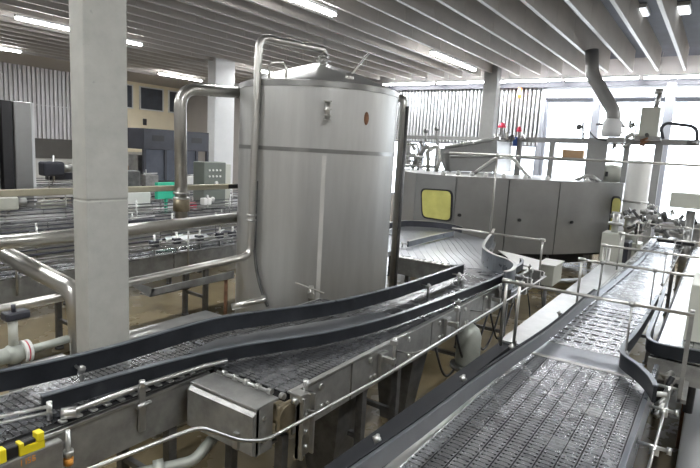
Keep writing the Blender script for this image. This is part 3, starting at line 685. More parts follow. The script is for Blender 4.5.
# right-side adjusting rod with knobs
t = thing('adjusting_rod', 'thin rod with round clamp knobs along the right conveyor side', 'rod', (3.5, .1, 1.0))
MB().tube([(2.3, .13, .98), (5.2, .10, .98)], .009, 8).build('rod', 'rod_steel', t)
for x in (3.45, 4.05, 4.5, 4.75):
    MB().cyl((x, .22, 1.0), (x, .05, 1.0), .012, 8).cyl((x, .09, .98), (x, .14, .98), .03, 10).cyl((x, .03, 1.0), (x, .055, 1.0), .022, 10).build('knob', 'rod_steel', t)
t = thing('hose_bundle', 'tangle of dark fittings under the right side rail', 'fittings', (4.6, .14, .8))
for i in range(9):
    x = 4.1+i*.1
    MB().cyl((x, .17+random.uniform(-.03, .03), .95+random.uniform(-.05, .05)), (x+.06, .12+random.uniform(-.03, .03), 1.0+random.uniform(-.05, .05)), .02, 8).build('fitting', random.choice(['steel', 'black', 'rod_steel', 'white_plastic']), t)
# right edge cabinets
t = thing('control_box', 'light grey green box at the right edge above a brown pipe', 'box', (5.6, -.1, .8))
a = at(683, 340, x=5.5); b = at(683, 283, x=5.5)
MB().box(5.5, a.y, a.z, 6.2, a.y-.5, b.z, .01).build('body', 'cab_light', t)
MB().cyl((5.75, a.y-.1, 0), (5.75, a.y-.1, a.z), .035).cyl((5.75, a.y-.1, a.z-.03), (5.75, a.y-.1, a.z), .06).build('pipe_leg', 'rust', t, 'brown pipe under the box')
tag(MB().box(3.0, -.7, 0, 8.1, .0, .42, .01).build('base_cabinet', 'panel_steel'), 'grey machine base along the bottom right edge of the photo', 'cabinet')
tag(MB().cyl((5.1, -.02, .62), (5.1, -.02, .95), .035).build('black_cylinder', 'black'), 'small black upright cylinder below the light grey green box', 'cylinder')

# ---------- pump and cables under the left line
t = thing('pump', 'grey flanged pump standing on the floor under the conveyor', 'pump', (5.35, 2.0, 0))
MB().lathe((5.35, 2.0, 0), [(.001, .40), (.12, .40), (.13, .44), (.13, .72), (.10, .80), (.04, .85), (.001, .85)], 24).build('motor', 'pump_grey', t)
MB().cyl((5.35, 2.0, .36), (5.35, 2.0, .40), .18, 24).build('flange', 'steel', t)
MB().lathe((5.35, 2.0, 0), [(.001, 0), (.14, 0), (.14, .03), (.09, .06), (.09, .30), (.14, .36), (.001, .36)], 24).build('base', 'dark_steel', t)
for i in range(4):
    x = 4.6+i*.5
    tag(MB().tube([(x, 2.05, .8), (x+.1, 2.0, .5), (x+.4, 2.05, .35), (x+.8, 2.1, .4), (x+1.1, 2.1, .8)], .012, 8, .2).build('cable', 'black'),
        'black cable looping loosely below the conveyor frame', 'cable', 'loose cables under the conveyor')
t = thing('drain_pipe', 'grey bent drain pipe under the lower left conveyor', 'pipe', (1.95, 2.6, .4))
MB().tube([(1.6, 2.75, .62), (1.95, 2.5, .66), (2.05, 2.45, .66), (2.3, 2.45, .8)], .035, 12, .08).cyl((1.85, 2.57, .65), (1.9, 2.54, .655), .055).build('tube', 'pump_grey', t)

# ================================================================== FILLER ENCLOSURE (grey polygon guard)
t = thing('machine_enclosure', 'large grey sheet metal enclosure with a faceted curved front', 'machine', (13.2, 4.6, 0))
V = [(12.5, 7.1), (11.45, 6.35), (10.62, 5.5), (10.5, 4.5), (11.5, 3.72), (12.35, 2.87), (14.05, 1.86), (14.75, 1.78), (15.6, 2.4), (15.9, 4.0), (15.6, 6.4), (14.2, 7.3)]
ZT = 2.17
for i in range(len(V)):
    a = Vector((*V[i], 0)); b = Vector((*V[(i+1) % len(V)], 0)); d = (b-a).normalized()*.012; n = Vector((d.y, -d.x, 0)).normalized()*.02
    zb = .57
    MB().loft([a+d+UPZ*zb, b-d+UPZ*zb, b-d-n+UPZ*zb, a+d-n+UPZ*zb], [a+d+UPZ*ZT, b-d+UPZ*ZT, b-d-n+UPZ*ZT, a+d-n+UPZ*ZT]).build('side_panel', 'panel_steel', t)
MB().prism(V, ZT, ZT+.03).build('top_plate', 'panel_steel', t)
cx = sum(v[0] for v in V)/len(V); cy = sum(v[1] for v in V)/len(V)
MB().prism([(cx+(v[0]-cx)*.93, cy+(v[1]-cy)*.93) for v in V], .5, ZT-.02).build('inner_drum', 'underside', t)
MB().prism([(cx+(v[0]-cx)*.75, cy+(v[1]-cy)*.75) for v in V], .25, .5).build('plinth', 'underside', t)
def on_panel(px, py, i):     # point where a sight line meets panel i
    a = Vector((*V[i], 0)); b = Vector((*V[(i+1) % len(V)], 0)); n = Vector((b.y-a.y, -(b.x-a.x), 0))
    d = fw + RR*((px-350)/F) - UU*((py-234)/F); return CAM+d*((a-CAM).dot(n)/d.dot(n)), n.normalized()
def pane(i, quad, m1, m2, w=.04):
    P = []; 
    for q in quad: p, n = on_panel(*q, i); P.append(p)
    if n.dot(P[0]-Vector((cx, cy, 1))) < 0: n = -n
    c = sum(P, Vector())/4
    def ring(s): 
        out = []
        for k in range(4):
            v = P[k]; pr = P[k-1]; nx = P[(k+1) % 4]; r = .12
            for tt in range(5):
                tt /= 4; A = v+(pr-v).normalized()*r; B_ = v+(nx-v).normalized()*r
                out.append((1-tt)**2*A+2*tt*(1-tt)*v+tt*tt*B_)
        return [c+(o-c)*s for o in out]
    f = MB().loft([p+n*.002 for p in ring(1.07)], [p+n*.02 for p in ring(1.07)]).build('window_frame', m1, t)
    MB().loft([p+n*.02 for p in ring(.97)], [p+n*.026 for p in ring(.97)]).build('window_pane', m2, f, 'yellow pane')
pane(2, [(422, 189), (452, 191), (451, 221), (423, 217)], 'black', 'yellow_pane')
pane(5, [(612, 197), (620.5, 198), (614.5, 239), (607.5, 240)], 'black', 'yellow_pane')
for px, py, i in ((519, 220, 4), (571, 222, 5), (459, 215, 3)):
    p, n = on_panel(px, py, i)
    if n.dot(p-Vector((cx, cy, 1))) < 0: n = -n
    MB().cyl(p, p+n*.04, .035, 10).build('handle', 'black', t)
for i in (2, 4, 5, 6, 8, 10):
    v = Vector((cx+(V[i][0]-cx)*.9, cy+(V[i][1]-cy)*.9, 0)); MB().cyl((v.x, v.y, 0), (v.x, v.y, .57), .06).build('foot', 'dark_steel', t)
# floor level pipes below the enclosure
for i, (x, y) in enumerate(((10.6, 3.6), (11.3, 3.1))):
    tag(MB().tube([(x-.7, y+.4, .15), (x, y-.2, .15), (x+1.3, y-1.3, .15)], .04, 10).build('floor_pipe', 'steel'), 'steel pipe lying low under the faceted enclosure, ' + ('nearer one' if i == 0 else 'farther one'), 'pipe')

# superstructure behind / above the enclosure
XS = 14.0
def P14(px, py, x=XS): return at(px, py, x=x)
def bar_px(mb, pts, r, x=XS, n=8, fil=0):
    return mb.tube([P14(a, b, x) for a, b in pts], r, n, fil)
# slanted hopper
def slab_px(name, label, cat, quad, x, depth, m, z=None):
    q = [at(a, b, x=x) for a, b in quad]
    o = MB().loft([Vector(v) for v in q], [Vector(v)+Vector((depth, 0, 0)) for v in q]).build(name, m); return tag(o, label, cat)
t = thing('cap_hopper', 'big grey slanted hopper trough above the enclosure', 'hopper', P14(460, 172, 13.2))
q = [at(a, b, x=13.2) for a, b in ((445, 171), (497, 172), (497, 141), (436, 149))]
MB().loft([Vector(v) for v in q], [Vector(v)+Vector((1.1, 0, 0)) for v in q]).build('bin', 'panel_steel', t)
MB().tube([at(445, 147, x=13.15), at(500, 138, x=13.15)], .045, 8).build('rim', 'steel', t)
MB().tube([at(450, 156, x=13.15), at(496, 156, x=13.15)], .03, 8).build('rib', 'steel', t)
for px in (450, 495):
    a = at(px, 170, x=13.6); MB().cyl((a.x, a.y, 2.2), (a.x, a.y, 2.5), .04).build('leg', 'steel', t)
# bent handrails on roof
for i, (pts, lb) in enumerate((([(470, 176), (497, 157), (512, 157), (530, 179)], 'white bent tube over the enclosure roof, by the hopper'),
                               ([(575, 181), (584, 176), (592, 176), (600, 182)], 'small bent tube on the enclosure roof near the white vessel'))):
    x = 12.6 if i == 0 else 13.8
    tag(bar_px(MB(), pts, .04, x, 10, .3).build('roof_tube', 'rod_steel'), lb, 'tube')
# long roof frame with posts
t = thing('roof_frame', 'grey steel frame standing on the far side of the enclosure before the windows', 'frame', (14.8, 3.0, 2.2))
MB().obox(at(487, 139, x=14.6), at(700, 143, x=14.6), .12, .13).build('top_beam', 'column_grey', t)
MB().obox(at(402, 137, x=14.6), at(487, 139, x=14.6), .10, .10).build('top_beam', 'column_grey', t)
MB().obox(at(520, 158, x=14.6), at(640, 163, x=14.6), .05, .05).build('mid_beam', 'column_grey', t)
for px, w in ((409, .12), (438, .08), (520, .14), (553, .12), (628, .12), (660, .16)):
    a = at(px, 141, x=14.6); MB().box(a.x-.05, a.y-w/2, 2.2 if px < 640 else 0, a.x+.05, a.y+w/2, a.z).build('post', 'column_grey', t)
a = at(597, 141, x=14.6); MB().box(a.x-.05, a.y-.26, 2.2, a.x+.02, a.y+.2, a.z).build('panel', 'panel_steel', t)
# pipes jungle: individual pieces
def jung(name, label, pts, r, x, m='steel', cat='pipe', fil=.08):
    return tag(bar_px(MB(), pts, r, x, 8, fil).build(name, m), label, cat)
jung('riser_pipe', 'thin pipe loop at the left end of the enclosure roof', [(404, 171), (404, 144), (418, 144), (418, 171)], .03, 12.8)
jung('riser_pipe', 'diagonal dark pipe at the left end of the enclosure roof', [(412, 168), (426, 146), (432, 150)], .06, 12.9, 'dull_steel')
jung('riser_pipe', 'upright pipe with elbow beside the hopper left edge', [(428, 171), (428, 150), (438, 146), (440, 160), (436, 172)], .05, 12.7, 'pipe_steel')
jung('riser_pipe', 'horizontal pipe low on the enclosure roof left of the hopper', [(404, 165), (434, 167)], .035, 12.75)
jung('riser_pipe', 'horizontal pipe in the middle of the roof pipework left of the hopper', [(404, 156), (424, 157)], .03, 12.75)
for i, (a, b, c_, d) in enumerate(((426, 131, 9, 'left'), (437, 129, 12, 'right'))):
    t = thing('relief_valve', f'small dark valve head sticking up above the roof pipework, {d} of two', 'valve', P14(a, 140, 14))
    bar_px(MB(), [(a, 142), (a, b)], .03, 14).build('stem', 'dull_steel', t); MB().sphere(P14(a, b, 14), .07).build('head', 'dark_steel', t)
# red beacons
for px, py, lb in ((502, 127, 'red rotating beacon lamp on the roof frame, left one'), (519, 131, 'small red beacon lamp on the roof frame, right of the larger red one')):
    t = thing('beacon_lamp', lb, 'lamp', P14(px, 139, 14.4))
    a = P14(px, py, 14.4); r = .11 if px < 510 else .07
    MB().cyl(P14(px, 138, 14.4), a, .03).build('stem', 'dull_steel', t)
    MB().lathe((a.x, a.y, a.z-.02), [(.001, 0), (r, 0), (r, .04), (r*.6, .12), (.001, .14)], 16).build('dome', 'lamp_red', t)
# blue bottle valve
tag(MB().cyl(P14(515, 137, 14.5), P14(515, 146, 14.5), .06).build('blue_fitting', 'blue'), 'small dark blue fitting on the roof frame below the red lamps', 'fitting')
# exit sign
t = thing('exit_sign', 'small orange illuminated exit sign with a white running figure on the corrugated wall', 'sign', at(519.5, 92, x=XW-.3))
a = at(516.5, 97, x=XW-.3); b = at(522.5, 87.5, x=XW-.3)
MB().box(XW-.3, a.y-.03, a.z-.03, XW-.22, b.y+.03, b.z, .01).build('box', 'lit_sign', t)
w = b.y-a.y; h = b.z-a.z; ym = (a.y+b.y)/2
MB().box(XW-.306, ym-.05*w/-.5 if False else ym-.04, a.z+.08, XW-.3, ym+.04, b.z-.10).box(XW-.306, ym-.03, b.z-.09, XW-.3, ym+.03, b.z-.04).build('figure', 'white_plastic', t)
MB().cyl((XW-.26, ym, b.z), (XW-.26, ym, 4.96), .01).build('hanger', 'steel', t)
# exhaust duct
t = thing('exhaust_duct', 'pale round duct descending from the ceiling beside the window', 'duct', at(612, 135, x=14))
MB().tube([at(592, 50, x=14.0), at(592, 74, x=14.0), at(614, 112, x=14.0), at(613, 122, x=14.0)], .15, 20, .12).build('duct_tube', 'panel_steel', t)
a = at(613, 120, x=14.0); MB().lathe((a.x, a.y, a.z-.38), [(.001, 0), (.20, 0), (.22, .1), (.20, .34), (.14, .42), (.001, .42)], 20).build('fan_housing', 'white_paint', t)
for z in (-.1, -.25): MB().box(a.x-.18, a.y-.32, a.z-.52, a.x+.1, a.y+.05, a.z-.40, .02).build('bracket', 'dull_steel', t) if z == -.1 else None
# white control box on frame
t = thing('motor_box', 'pale square box standing on the roof frame before the window', 'box', at(650, 136, x=14.2))
a = at(638, 136, x=14.2); b = at(661, 107, x=14.2)
MB().box(14.2, a.y, a.z, 14.7, b.y, b.z, .015).build('body', 'cab_light', t)
MB().box(14.22, a.y+.08, a.z-.09, 14.6, b.y-.08, a.z).build('base', 'dull_steel', t)
MB().cyl((14.4, b.y+.12, b.z), (14.4, b.y+.08, b.z+.30), .05).cyl((14.4, b.y+.1, b.z+.3), (14.4, b.y+.1, b.z+.42), .08).build('top_fitting', 'dull_steel', t)
t = thing('arched_pipe', 'dark arched pipe loop on the roof frame at the right edge', 'pipe', at(680, 143, x=14.2))
bar_px(MB(), [(663, 139), (661, 128), (666, 123), (692, 126), (697, 130), (697, 143)], .035, 14.2, 10, .15).build('tube', 'frame_dark', t)
tag(bar_px(MB(), [(687, 143), (698, 143)], .06, 14.1).build('pipe_end', 'dark_steel'), 'short thick dark pipe end at the foot of the arched pipe', 'pipe')
# hanging hook thing & hoses near (580,125)
t = thing('hose_reel', 'small dark valve with thin curved hoses on the roof frame left of the duct', 'valve', at(583, 140, x=14.3))
bar_px(MB(), [(583, 141), (583, 122)], .025, 14.3).build('stem', 'steel', t)
MB().sphere(at(579, 127, x=14.3), .07).build('head', 'dark_steel', t)
bar_px(MB(), [(584, 134), (589, 131), (596, 139), (608, 141)], .015, 14.3, 8, .1).build('hose', 'black', t)
t = thing('valve_manifold', 'cluster of small pipes and valves under the pale box', 'valves', at(625, 140, x=14.2))
for i in range(10):
    a = at(610+random.uniform(0, 45), 132+random.uniform(0, 22), x=14.2+random.uniform(-.1, .3)); b = a+Vector((random.uniform(-.1, .1), random.uniform(-.2, .2), random.uniform(-.15, .15)))
    MB().cyl(a, b, random.choice([.025, .04, .05]), 8).build('fitting', random.choice(['steel', 'dark_steel', 'dull_steel', 'rust']), t)
# cylindrical white vessels right of enclosure
t = thing('white_vessel', 'tall pale cylindrical vessel right of the enclosure', 'vessel', (13.6, 1.4, 0))
a = at(627, 165, x=13.6); b = at(652, 165, x=13.6); c0 = (a.y+b.y)/2; r = abs(a.y-b.y)/2
c1 = (13.6+r*.6, c0)
MB().lathe((*c1, 0), [(.001, 1.50), (r*.97, 1.50), (r, 1.53), (r, 2.64), (r*.9, 2.72), (.001, 2.74)], 32).build('shell', 'white_plastic', t)
MB().lathe((*c1, 0), [(r+.002, 1.80), (r+.02, 1.80), (r+.02, 1.84), (r+.002, 1.84)], 32).build('band', 'steel', t)
MB().cyl((*c1, .9), (*c1, 1.5), .16).cyl((*c1, 1.2), (*c1, 1.25), .18).build('neck', 'steel', t)
MB().box(c1[0]-.25, c1[1]-.25, 0, c1[0]+.25, c1[1]+.25, .9, .02).build('pedestal', 'cab_light', t)
t = thing('filler_head', 'pale round housing left of the tall vessel above the enclosure corner', 'housing', at(612, 178, x=14.6))
a = at(610, 180, x=14.9); MB().lathe((a.x, a.y, 2.2), [(.001, 0), (.27, 0), (.27, .34), (.2, .40), (.001, .42)], 24).build('drum', 'cab_light', t)
MB().box(a.x-.30, a.y+.02, 2.32, a.x-.265, a.y+.08, 2.44).build('latch', 'black', t)
a = at(573, 154, x=14.9)
tag(MB().box(14.7, a.y-.28, a.z-.10, 14.9, a.y+.22, a.z+.10, .01).build('crate', 'cardboard'), 'small brown box on the frame behind the enclosure', 'box')
# cabinet on a post at right edge
t = thing('operator_panel', 'grey rectangular operator box on a thick post before the right window', 'control panel', (12.0, .3, 0))
a = at(668, 206, x=12.0); b = at(668, 193, x=12.0)
MB().box(12.0, at(669, 206, x=12).y, at(680, 208, x=12).z, 12.45, -.35, at(680, 193, x=12).z, .012).build('box', 'cab_light', t)
p = at(691, 212, x=12.2); MB().cyl((12.2, p.y, .0), (12.2, p.y, 1.82), .08).build('post', 'dull_steel', t)
# distant right line machines
t = thing('labelling_machine', 'dark cluster of machine heads at the far end of the right conveyor', 'machine', (12.6, .6, 0))
MB().box(12.9, .2, .7, 13.3, .62, 1.55, .03).build('body', 'dull_steel', t)
for i in range(12):
    x = 12.2+random.uniform(0, .9); y = .1+random.uniform(0, 1.1); z = 1.15+random.uniform(0, .5)
    MB().cyl((x, y, z), (x+random.uniform(-.1, .1), y+random.uniform(-.15, .15), z+random.uniform(-.2, .2)), random.choice([.02, .035, .05]), 8).build('fitting', random.choice(['steel', 'dark_steel', 'rod_steel', 'black']), t)
MB().box(12.1, .25, 1.16, 12.5, .9, 1.24, .02).build('bridge', 'black', t)
t = thing('star_wheel_guard', 'pale upright guard box between the enclosure and the right conveyor', 'housing', (10.6, 1.45, 0))
MB().box(10.4, 1.30, .0, 10.85, 1.62, 1.42, .02).build('body', 'cab_light', t)
MB().cyl((10.6, 1.45, 1.42), (10.6, 1.45, 1.75), .06).cyl((10.6, 1.45, 1.55), (10.6, 1.45, 1.6), .12).build('spindle', 'steel', t)
MB().box(11.1, 1.25, .6, 11.6, 1.6, 1.2, .02).build('drive_cover', 'frame_dark', t)
t = thing('standing_pipe', 'upright dark pipe post between the panels and the right line', 'post', (9.3, 1.35, 0))
MB().cyl((9.3, 1.32, 0), (9.3, 1.32, 1.3), .03).build('tube', 'dull_steel', t)

random.seed(21)
def cluster(name, label, cat, px0, py0, px1, py1, x, n, mats=('steel', 'dark_steel', 'rod_steel', 'dull_steel'), rs=(.015, .03, .05), L=.22):
    t = thing(name, label, cat, at((px0+px1)/2, py1, x=x))
    for i in range(n):
        a = at(random.uniform(px0, px1), random.uniform(py0, py1), x=x+random.uniform(-.2, .2))
        b = a+random.choice([Vector((0, 0, L)), Vector((0, L, 0)), Vector((L*.3, L*.5, L*.5)), Vector((0, -L*.6, L*.4))])*random.uniform(.5, 1.2)
        r = random.choice(rs); m = MB().cyl(a, b, r, 10)
        if random.random() < .4: m.cyl(b-(b-a)*.1, b, r*1.7, 10)
        m.build('fitting', random.choice(mats), t)
    return t
cluster('valve_block', 'cluster of small valves and fittings below the tall pale vessel', 'valves', 622, 212, 655, 236, 12.6, 22)
cluster('valve_block', 'busy cluster of fittings left of the hopper on the enclosure roof', 'valves', 408, 146, 436, 168, 12.9, 22)
cluster('valve_block', 'row of small fittings at the far right conveyor end, left of the operator box', 'valves', 645, 206, 675, 226, 13.0, 16)
cluster('valve_block', 'small fittings around the red lamps at the corner of the roof frame', 'valves', 492, 136, 520, 150, 14.4, 12)
cluster('valve_block', 'low clutter of fittings beneath the neighbouring guide frames at the right', 'valves', 655, 226, 690, 240, 11.8, 12)
cluster('valve_block', 'fittings and hoses between exhaust duct and pale box', 'valves', 606, 124, 636, 140, 14.2, 14)
for i, (px, py) in enumerate(((441, 174), (456, 174), (470, 175), (484, 176), (502, 177), (524, 178), (546, 179), (586, 181))):
    a = at(px, py+1, z=2.2)
    MB().cyl((a.x+.1, a.y, 2.2), (a.x+.1, a.y, 2.27), .05, 10).cyl((a.x+.1, a.y, 2.27), (a.x+.1, a.y, 2.30), .03, 8).build('roof_knob', 'white_plastic', bpy.data.objects['machine_enclosure'])
# ================================================================== BACKGROUND LEFT
# tall panel cabinet
t = thing('tall_cabinet', 'tall grey machine cabinet with a black vertical strip at the left edge', 'cabinet', (5.2, 11.9, 0))
MB().box(5.27, 11.8, .1, 5.62, 12.6, 3.22, .03).build('panel', 'panel_steel', t)
MB().box(5.05, 11.82, .1, 5.25, 12.6, 3.22, .01).build('strip', 'black', t, 'black vertical strip')
MB().box(5.60, 11.80, .1, 5.66, 11.84, 3.22, .01).build('edge', 'white_paint', t)
MB().box(3.4, 11.9, .1, 5.03, 12.6, 3.15, .02).build('panel', 'panel_steel', t)
MB().box(3.6, 11.85, 1.9, 4.86, 11.9, 2.5).build('screen', 'white_plastic', t)
MB().box(4.95, 12.0, 0, 5.6, 12.5, .1).build('plinth', 'black', t)
# black machine with guard windows
t = thing('palletizer', 'black framed machine with glazed guards below the cream wall', 'machine', (9.5, 12.3, 0))
BX0, BX1, BY = 8.36, 10.45, 12.0
MB().box(BX0, BY, 2.36, BX1, BY+.9, 2.88, .01).build('header', 'frame_dark', t)
for x in (BX0, BX0+.62, BX1-.45, BX1-.07): MB().box(x, BY, .8, x+.07, BY+.07, 2.36).build('frame_post', 'frame_dark', t)
MB().box(BX0, BY, 1.5, BX1, BY+.05, 1.58).box(BX0, BY, .75, BX1, BY+.06, .85).build('frame_rail', 'frame_dark', t)
MB().box(BX0+.07, BY+.03, 1.58, BX0+.62, BY+.04, 2.36).build('guard_pane', 'guard_glass_dark', t)
MB().box(BX0+.69, BY+.03, 1.58, BX1-.45, BY+.04, 2.36).build('guard_pane', 'guard_glass_dark', t)
MB().box(BX0+.25, BY-.004, 2.58, BX0+.6, BY, 2.72).box(BX1-.6, BY-.004, 2.58, BX1-.25, BY, 2.72).build('slot', 'black', t)
MB().box(BX0, BY+.1, 0, BX1, BY+.9, .75, .02).build('base', 'dark_steel', t)
MB().box(BX0+.8, BY+.1, 1.85, BX1-.2, BY+.2, 1.95).build('white_bar', 'white_plastic', t)
MB().box(BX0+.1, BY+.4, .9, BX1-.1, BY+.8, 2.2).build('interior', 'dull_steel', t)
# layers of packs
for i, z in enumerate((1.35, 1.55, 1.75, 1.95)):
    o = MB().box(9.15-.0, 13.6, z-.08, 9.9, 14.3, z+.08, .02).build('pack_stack', 'cardboard' if i % 2 == 0 else 'white_plastic')
    tag(o, ['lowest brown pack', 'pale pack second from the bottom', 'brown pack third from the bottom', 'topmost pale pack'][i]+' of the stack left of the black machine', 'pack')
for i, z in enumerate((1.45,)): pass
tag(MB().box(9.05, 13.5, 0, 10.0, 14.4, 1.27, .01).build('pallet_stand', 'dark_steel'), 'dark stand under the pack stack left of the black machine', 'stand')
# control cabinet with buttons
t = thing('control_cabinet', 'grey green control cabinet with rows of white buttons left of the tank', 'cabinet', (8.0, 9.2, 0))
MB().box(7.72, 9.0, 1.0, 8.33, 9.35, 2.20, .015).build('body', 'cab_green', t)
for r_ in range(2):
    for c_ in range(4): MB().cyl((7.86+c_*.10, 9.0, 2.03-r_*.13), (7.86+c_*.10, 8.98, 2.03-r_*.13), .022, 10).build('button', 'white_plastic', t)
MB().cyl((8.05, 9.0, 1.76), (8.05, 8.97, 1.76), .04, 10).build('button', 'white_plastic', t)
MB().cyl((7.95, 9.0, 1.42), (7.95, 8.96, 1.42), .04, 10).build('knob', 'white_plastic', t)
MB().box(8.0, 9.1, 0, 8.1, 9.2, 1.0).build('post', 'dark_steel', t)
tag(MB().box(8.33, 9.15, 0, 8.62, 9.5, 2.15, .015).build('side_cabinet', 'cab_light'), 'pale cabinet beside the button cabinet, touching the tank silhouette', 'cabinet')
tag(MB().box(6.65, 9.1, 1.45, 7.1, 9.2, 1.78, .01).box(6.86, 9.12, 0, 6.9, 9.18, 1.5).build('green_sheet', 'green'), 'bright green panel behind the yellowish bar', 'panel')
tag(MB().box(5.9, 9.6, 1.2, 6.85, 10.0, 1.55, .02).box(5.95, 9.65, 0, 6.8, 9.95, 1.25).build('white_box', 'white_plastic'), 'white box left of the green panel', 'box')
tag(MB().box(5.6, 10.02, 0, 6.9, 10.3, 1.95, .02).build('dark_cover', 'dark_steel'), 'dark machine cover above the white box', 'cover')
# background conveyors along the hall
def bg_conveyor(label, x0, x1, y0, w, z=1.1, plate='dull_steel', nl=3, ph=.26, posts=True):
    t = thing('background_conveyor', label, 'conveyor', ((x0+x1)/2, y0+w/2, 0))
    for k in range(nl): plain_lane(x0, x1, y0+.06+k*(w-.12)/max(1, nl-1), z, (w-.04)/nl-.005, .1524).build('chain_lane', 'chain_dark', t)
    MB().box(x0, y0+.02, z-.07, x1, y0+w-.02, z-.01).build('bed', 'underside', t)
    mb = MB(); x = x0
    while x < x1: mb.box(x, y0-.02, z-ph, min(x+1.18, x1), y0, z+.01); x += 1.2
    mb.build('side_plate', plate, t)
    MB().box(x0, y0+w, z-ph, x1, y0+w+.02, z+.01).build('side_plate', plate, t)
    for s, yy in ((0, y0+.01), (1, y0+w-.01)):
        MB().cyl((x0, yy, z+.10), (x1, yy, z+.10), .016, 8).cyl((x0, yy, z+.16), (x1, yy, z+.16), .010, 8).build('guide_rod', 'frame_dark' if s else 'bg_rod', t)
    x = x0+.5
    while x < x1:
        MB().cyl((x, y0-.05, z-.18), (x, y0-.05, z+.30), .014, 8).cyl((x, y0-.05, z+.16), (x, y0+.14, z+.16), .01, 8).build('guide_post', 'steel', t); x += 1.1
    x = x0+.4
    while x < x1: leg_pair(t, x, y0+.05, y0+w-.05, z-.05); x += 1.9
    return t
bg_conveyor('nearest of the conveyors behind the main pipe, with grey side plates', 1.0, 7.6, 5.95, .55)
bg_conveyor('second conveyor behind the main pipe, running left of the tank', 2.0, 10.5, 7.6, .6, 1.1, 'steel')
bg_conveyor('third conveyor back, in front of the button cabinet stand', 3.0, 12.0, 8.45, .4, 1.25, 'dull_steel', 2, .2)
bg_conveyor('far conveyor passing in front of the black machine', 4.0, 14.0, 10.6, .7, 1.15, 'white_paint', 3, .3)
bg_conveyor('farthest conveyor near the tiled wall behind the tall cabinet', 6.0, 14.0, 15.2, .7, 1.2, 'white_paint', 3, .35)
# small machine blobs on those conveyors
spots = [(7.0, 8.1, 1.5, .12, 'white_plastic', 'sensor_head', 'white sensor head beside the tank on the third conveyor', 'sensor'),
         (7.2, 10.8, 1.3, .3, 'panel_steel', 'drive_motor', 'grey drive motor on the far conveyor', 'motor'),
         (6.6, 15.0, 1.5, .3, 'black', 'case_packer', 'black machine part before the tiled wall', 'machine'),
         (7.6, 15.0, 1.7, .35, 'frame_dark', 'arched_guard', 'dark arched guard before the tiled wall', 'guard'),
         (4.5, 10.5, 1.35, .22, 'cab_light', 'gear_motor', 'pale gear motor left of the concrete pillar', 'motor'),
         (4.75, 7.55, 1.22, .16, 'cab_light', 'gear_motor', 'small pale motor behind the thick sloping pipe', 'motor')]
for x, y, z, s, m_, nme, lb, ct in spots:
    t = thing(nme, lb, ct, (x, y, z-s))
    MB().box(x-s*.8, y-s*.5, z-s*.6, x+s*.8, y+s*.5, z+s*.5, s*.15).build('body', m_, t)
    MB().cyl((x+s*.8, y, z), (x+s*1.5, y, z), s*.35).build('shaft_housing', 'dull_steel', t)
    MB().cyl((x, y-s*.3, z-s), (x, y-s*.3, z+s), .025).build('post', 'steel', t)
for i, (px, py) in enumerate(((150, 262), (172, 250), (195, 243), (215, 247), (228, 232))):
    a = at(px, py, y=6.2)
    t = thing('guide_clamp', ['guide clamp just right of the concrete pillar, first of five', 'guide clamp second from the pillar on the near back conveyor', 'guide clamp third from the pillar on the near back conveyor', 'guide clamp fourth from the pillar on the near back conveyor', 'guide clamp nearest the tank on the near back conveyor'][i], 'clamp', (a.x, 6.1, 1.0))
    MB().cyl((a.x-.18, 6.1, 1.20+.05*(i % 2)), (a.x+.22, 6.25, 1.24+.05*(i % 2)), .012).cyl((a.x, 6.1, 1.1), (a.x, 6.1, 1.36), .014).build('rod', 'rod_steel', t)
    MB().box(a.x-.05, 6.06, 1.2, a.x+.05, 6.16, 1.28, .01).build('block', 'frame_dark', t)
for i, (px, py, yy, w_, h_, m_, lb) in enumerate((
        (140, 222, 7.9, .5, .10, 'frame_dark', 'long dark cover on the second back conveyor beside the concrete pillar'),
        (200, 228, 7.9, .35, .12, 'black', 'black block on the second back conveyor below the main pipe'),
        (165, 233, 7.8, .4, .06, 'cab_light', 'pale flat cover on the second back conveyor below the thick elbow pipe'),
        (45, 262, 7.8, .5, .10, 'frame_dark', 'dark cover on a back conveyor left of the concrete pillar, below the main pipe'),
        (52, 205, 10.7, .5, .12, 'cab_light', 'pale cover on the far conveyor between tall cabinet and concrete pillar'),
        (60, 176, 15.3, .7, .2, 'frame_dark', 'dark block on the farthest conveyor by the tiled wall'),
        (218, 222, 7.9, .2, .14, 'dull_steel', 'grey bracket block on a back conveyor close to the tank'),
        (190, 180, 11.0, .35, .2, 'white_plastic', 'pale part in front of the black machine right of the thick pipe'),
        (150, 180, 11.0, .35, .25, 'dull_steel', 'grey part in front of the black machine left of the thick pipe'),
        (196, 207, 9.3, .3, .2, 'red', 'small dark red part below the yellowish bar left of the button cabinet'))):
    a = at(px, py, y=yy)
    t = thing('machine_cover', lb, 'cover', (a.x, yy, a.z-h_/2))
    MB().box(a.x-w_/2, yy-.08, a.z-h_/2, a.x+w_/2, yy+.12, a.z+h_/2, .015).build('shell', m_, t)
    MB().cyl((a.x-w_*.3, yy, a.z-h_/2-.25), (a.x-w_*.3, yy, a.z+h_/2+.12), .014, 8).build('stay', 'steel', t)
    MB().cyl((a.x-w_*.6, yy-.06, a.z+h_/2+.03), (a.x+w_*.6, yy+.02, a.z+h_/2+.03), .012, 8).build('cross_rod', 'rod_steel', t)
# pale tray on near back conveyor
tag(MB().prism([(4.6, 6.1), (5.3, 6.05), (5.45, 6.3), (4.8, 6.4)], 1.24, 1.25).build('loose_sheet', 'deck_steel'), 'loose bluish sheet lying on the near back conveyor', 'sheet')
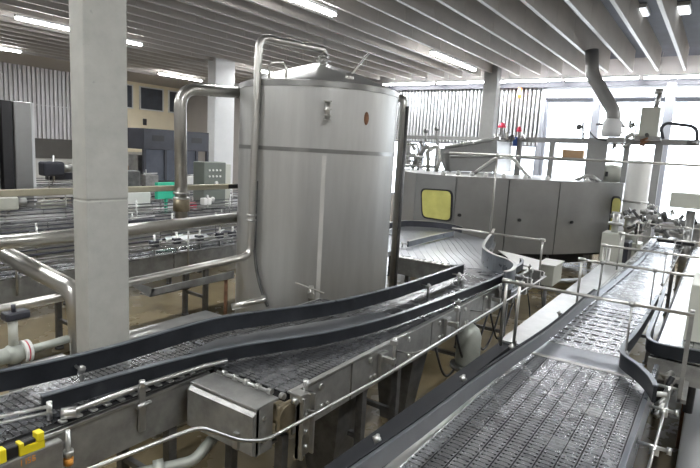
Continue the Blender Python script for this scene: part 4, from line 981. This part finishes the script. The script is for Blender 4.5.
# things on the cream wall
t = thing('wall_notice', 'yellow notice on the brown board at the right end of the cream wall', 'notice', (17.9, YL-.2, 3.9))
a = at(199, 112, y=YL-.2)
MB().box(a.x-.8, YL-.18, a.z-1.0, a.x+.1, YL-.12, a.z+.8, .01).build('board', 'brass', t)
MB().box(a.x-.5, YL-.19, a.z-.2, a.x-.15, YL-.18, a.z+.15).build('sheet', 'yellow', t)
a = at(145, 122, y=YL-.16)
tag(MB().box(a.x-.1, YL-.17, a.z-.15, a.x+.1, YL-.12, a.z+.15, .02).build('wall_speaker', 'black'), 'small black fixture on the cream wall', 'fixture')

for nme, g in (('cross_frame', 'tube frames crossing the right conveyors'), ('background_conveyor', 'conveyors behind the main pipe'), ('guide_clamp', 'clamps on the near back conveyor'),
               ('valve_block', 'clusters of small fittings'), ('pack_stack', 'stacked packs left of the black machine'), ('pneumatic_cylinder', 'actuators on the table front edge'), ('guide_rail', 'conveyor guide rails'),
               ('beacon_lamp', 'red lamps on the roof frame'), ('relief_valve', 'valves above the roof pipework'), ('yellow_clamp', 'yellow clamps at the lower left')):
    for o in bpy.data.objects:
        if o.parent is None and o.name.split('.')[0] == nme and 'group' not in o: o['group'] = g
# ================================================================== LIGHT
W = bpy.data.worlds.new('world'); S.world = W; W.use_nodes = True
bg = W.node_tree.nodes['Background']; bg.inputs[0].default_value = (.86, .93, 1.0, 1); bg.inputs[1].default_value = 7.0
for y0, y1, z0, z1 in ((YR, 5.0, 1.0, 4.6), (5.1, 12.0, 1.0, 3.1)):
    ld = bpy.data.lights.new('portal', 'AREA'); ld.shape = 'RECTANGLE'; ld.size = abs(y1-y0); ld.size_y = z1-z0; ld.cycles.is_portal = True
    lo = bpy.data.objects.new('window_portal', ld); C.objects.link(lo); lo.location = (XW+.15, (y0+y1)/2, (z0+z1)/2)
    lo.rotation_euler = (math.radians(90), 0, math.radians(90))
S.view_settings.view_transform = 'Standard'; S.view_settings.look = 'None'; S.view_settings.exposure = 0.28; S.view_settings.gamma = 1.0; S.view_settings.use_curve_mapping = False
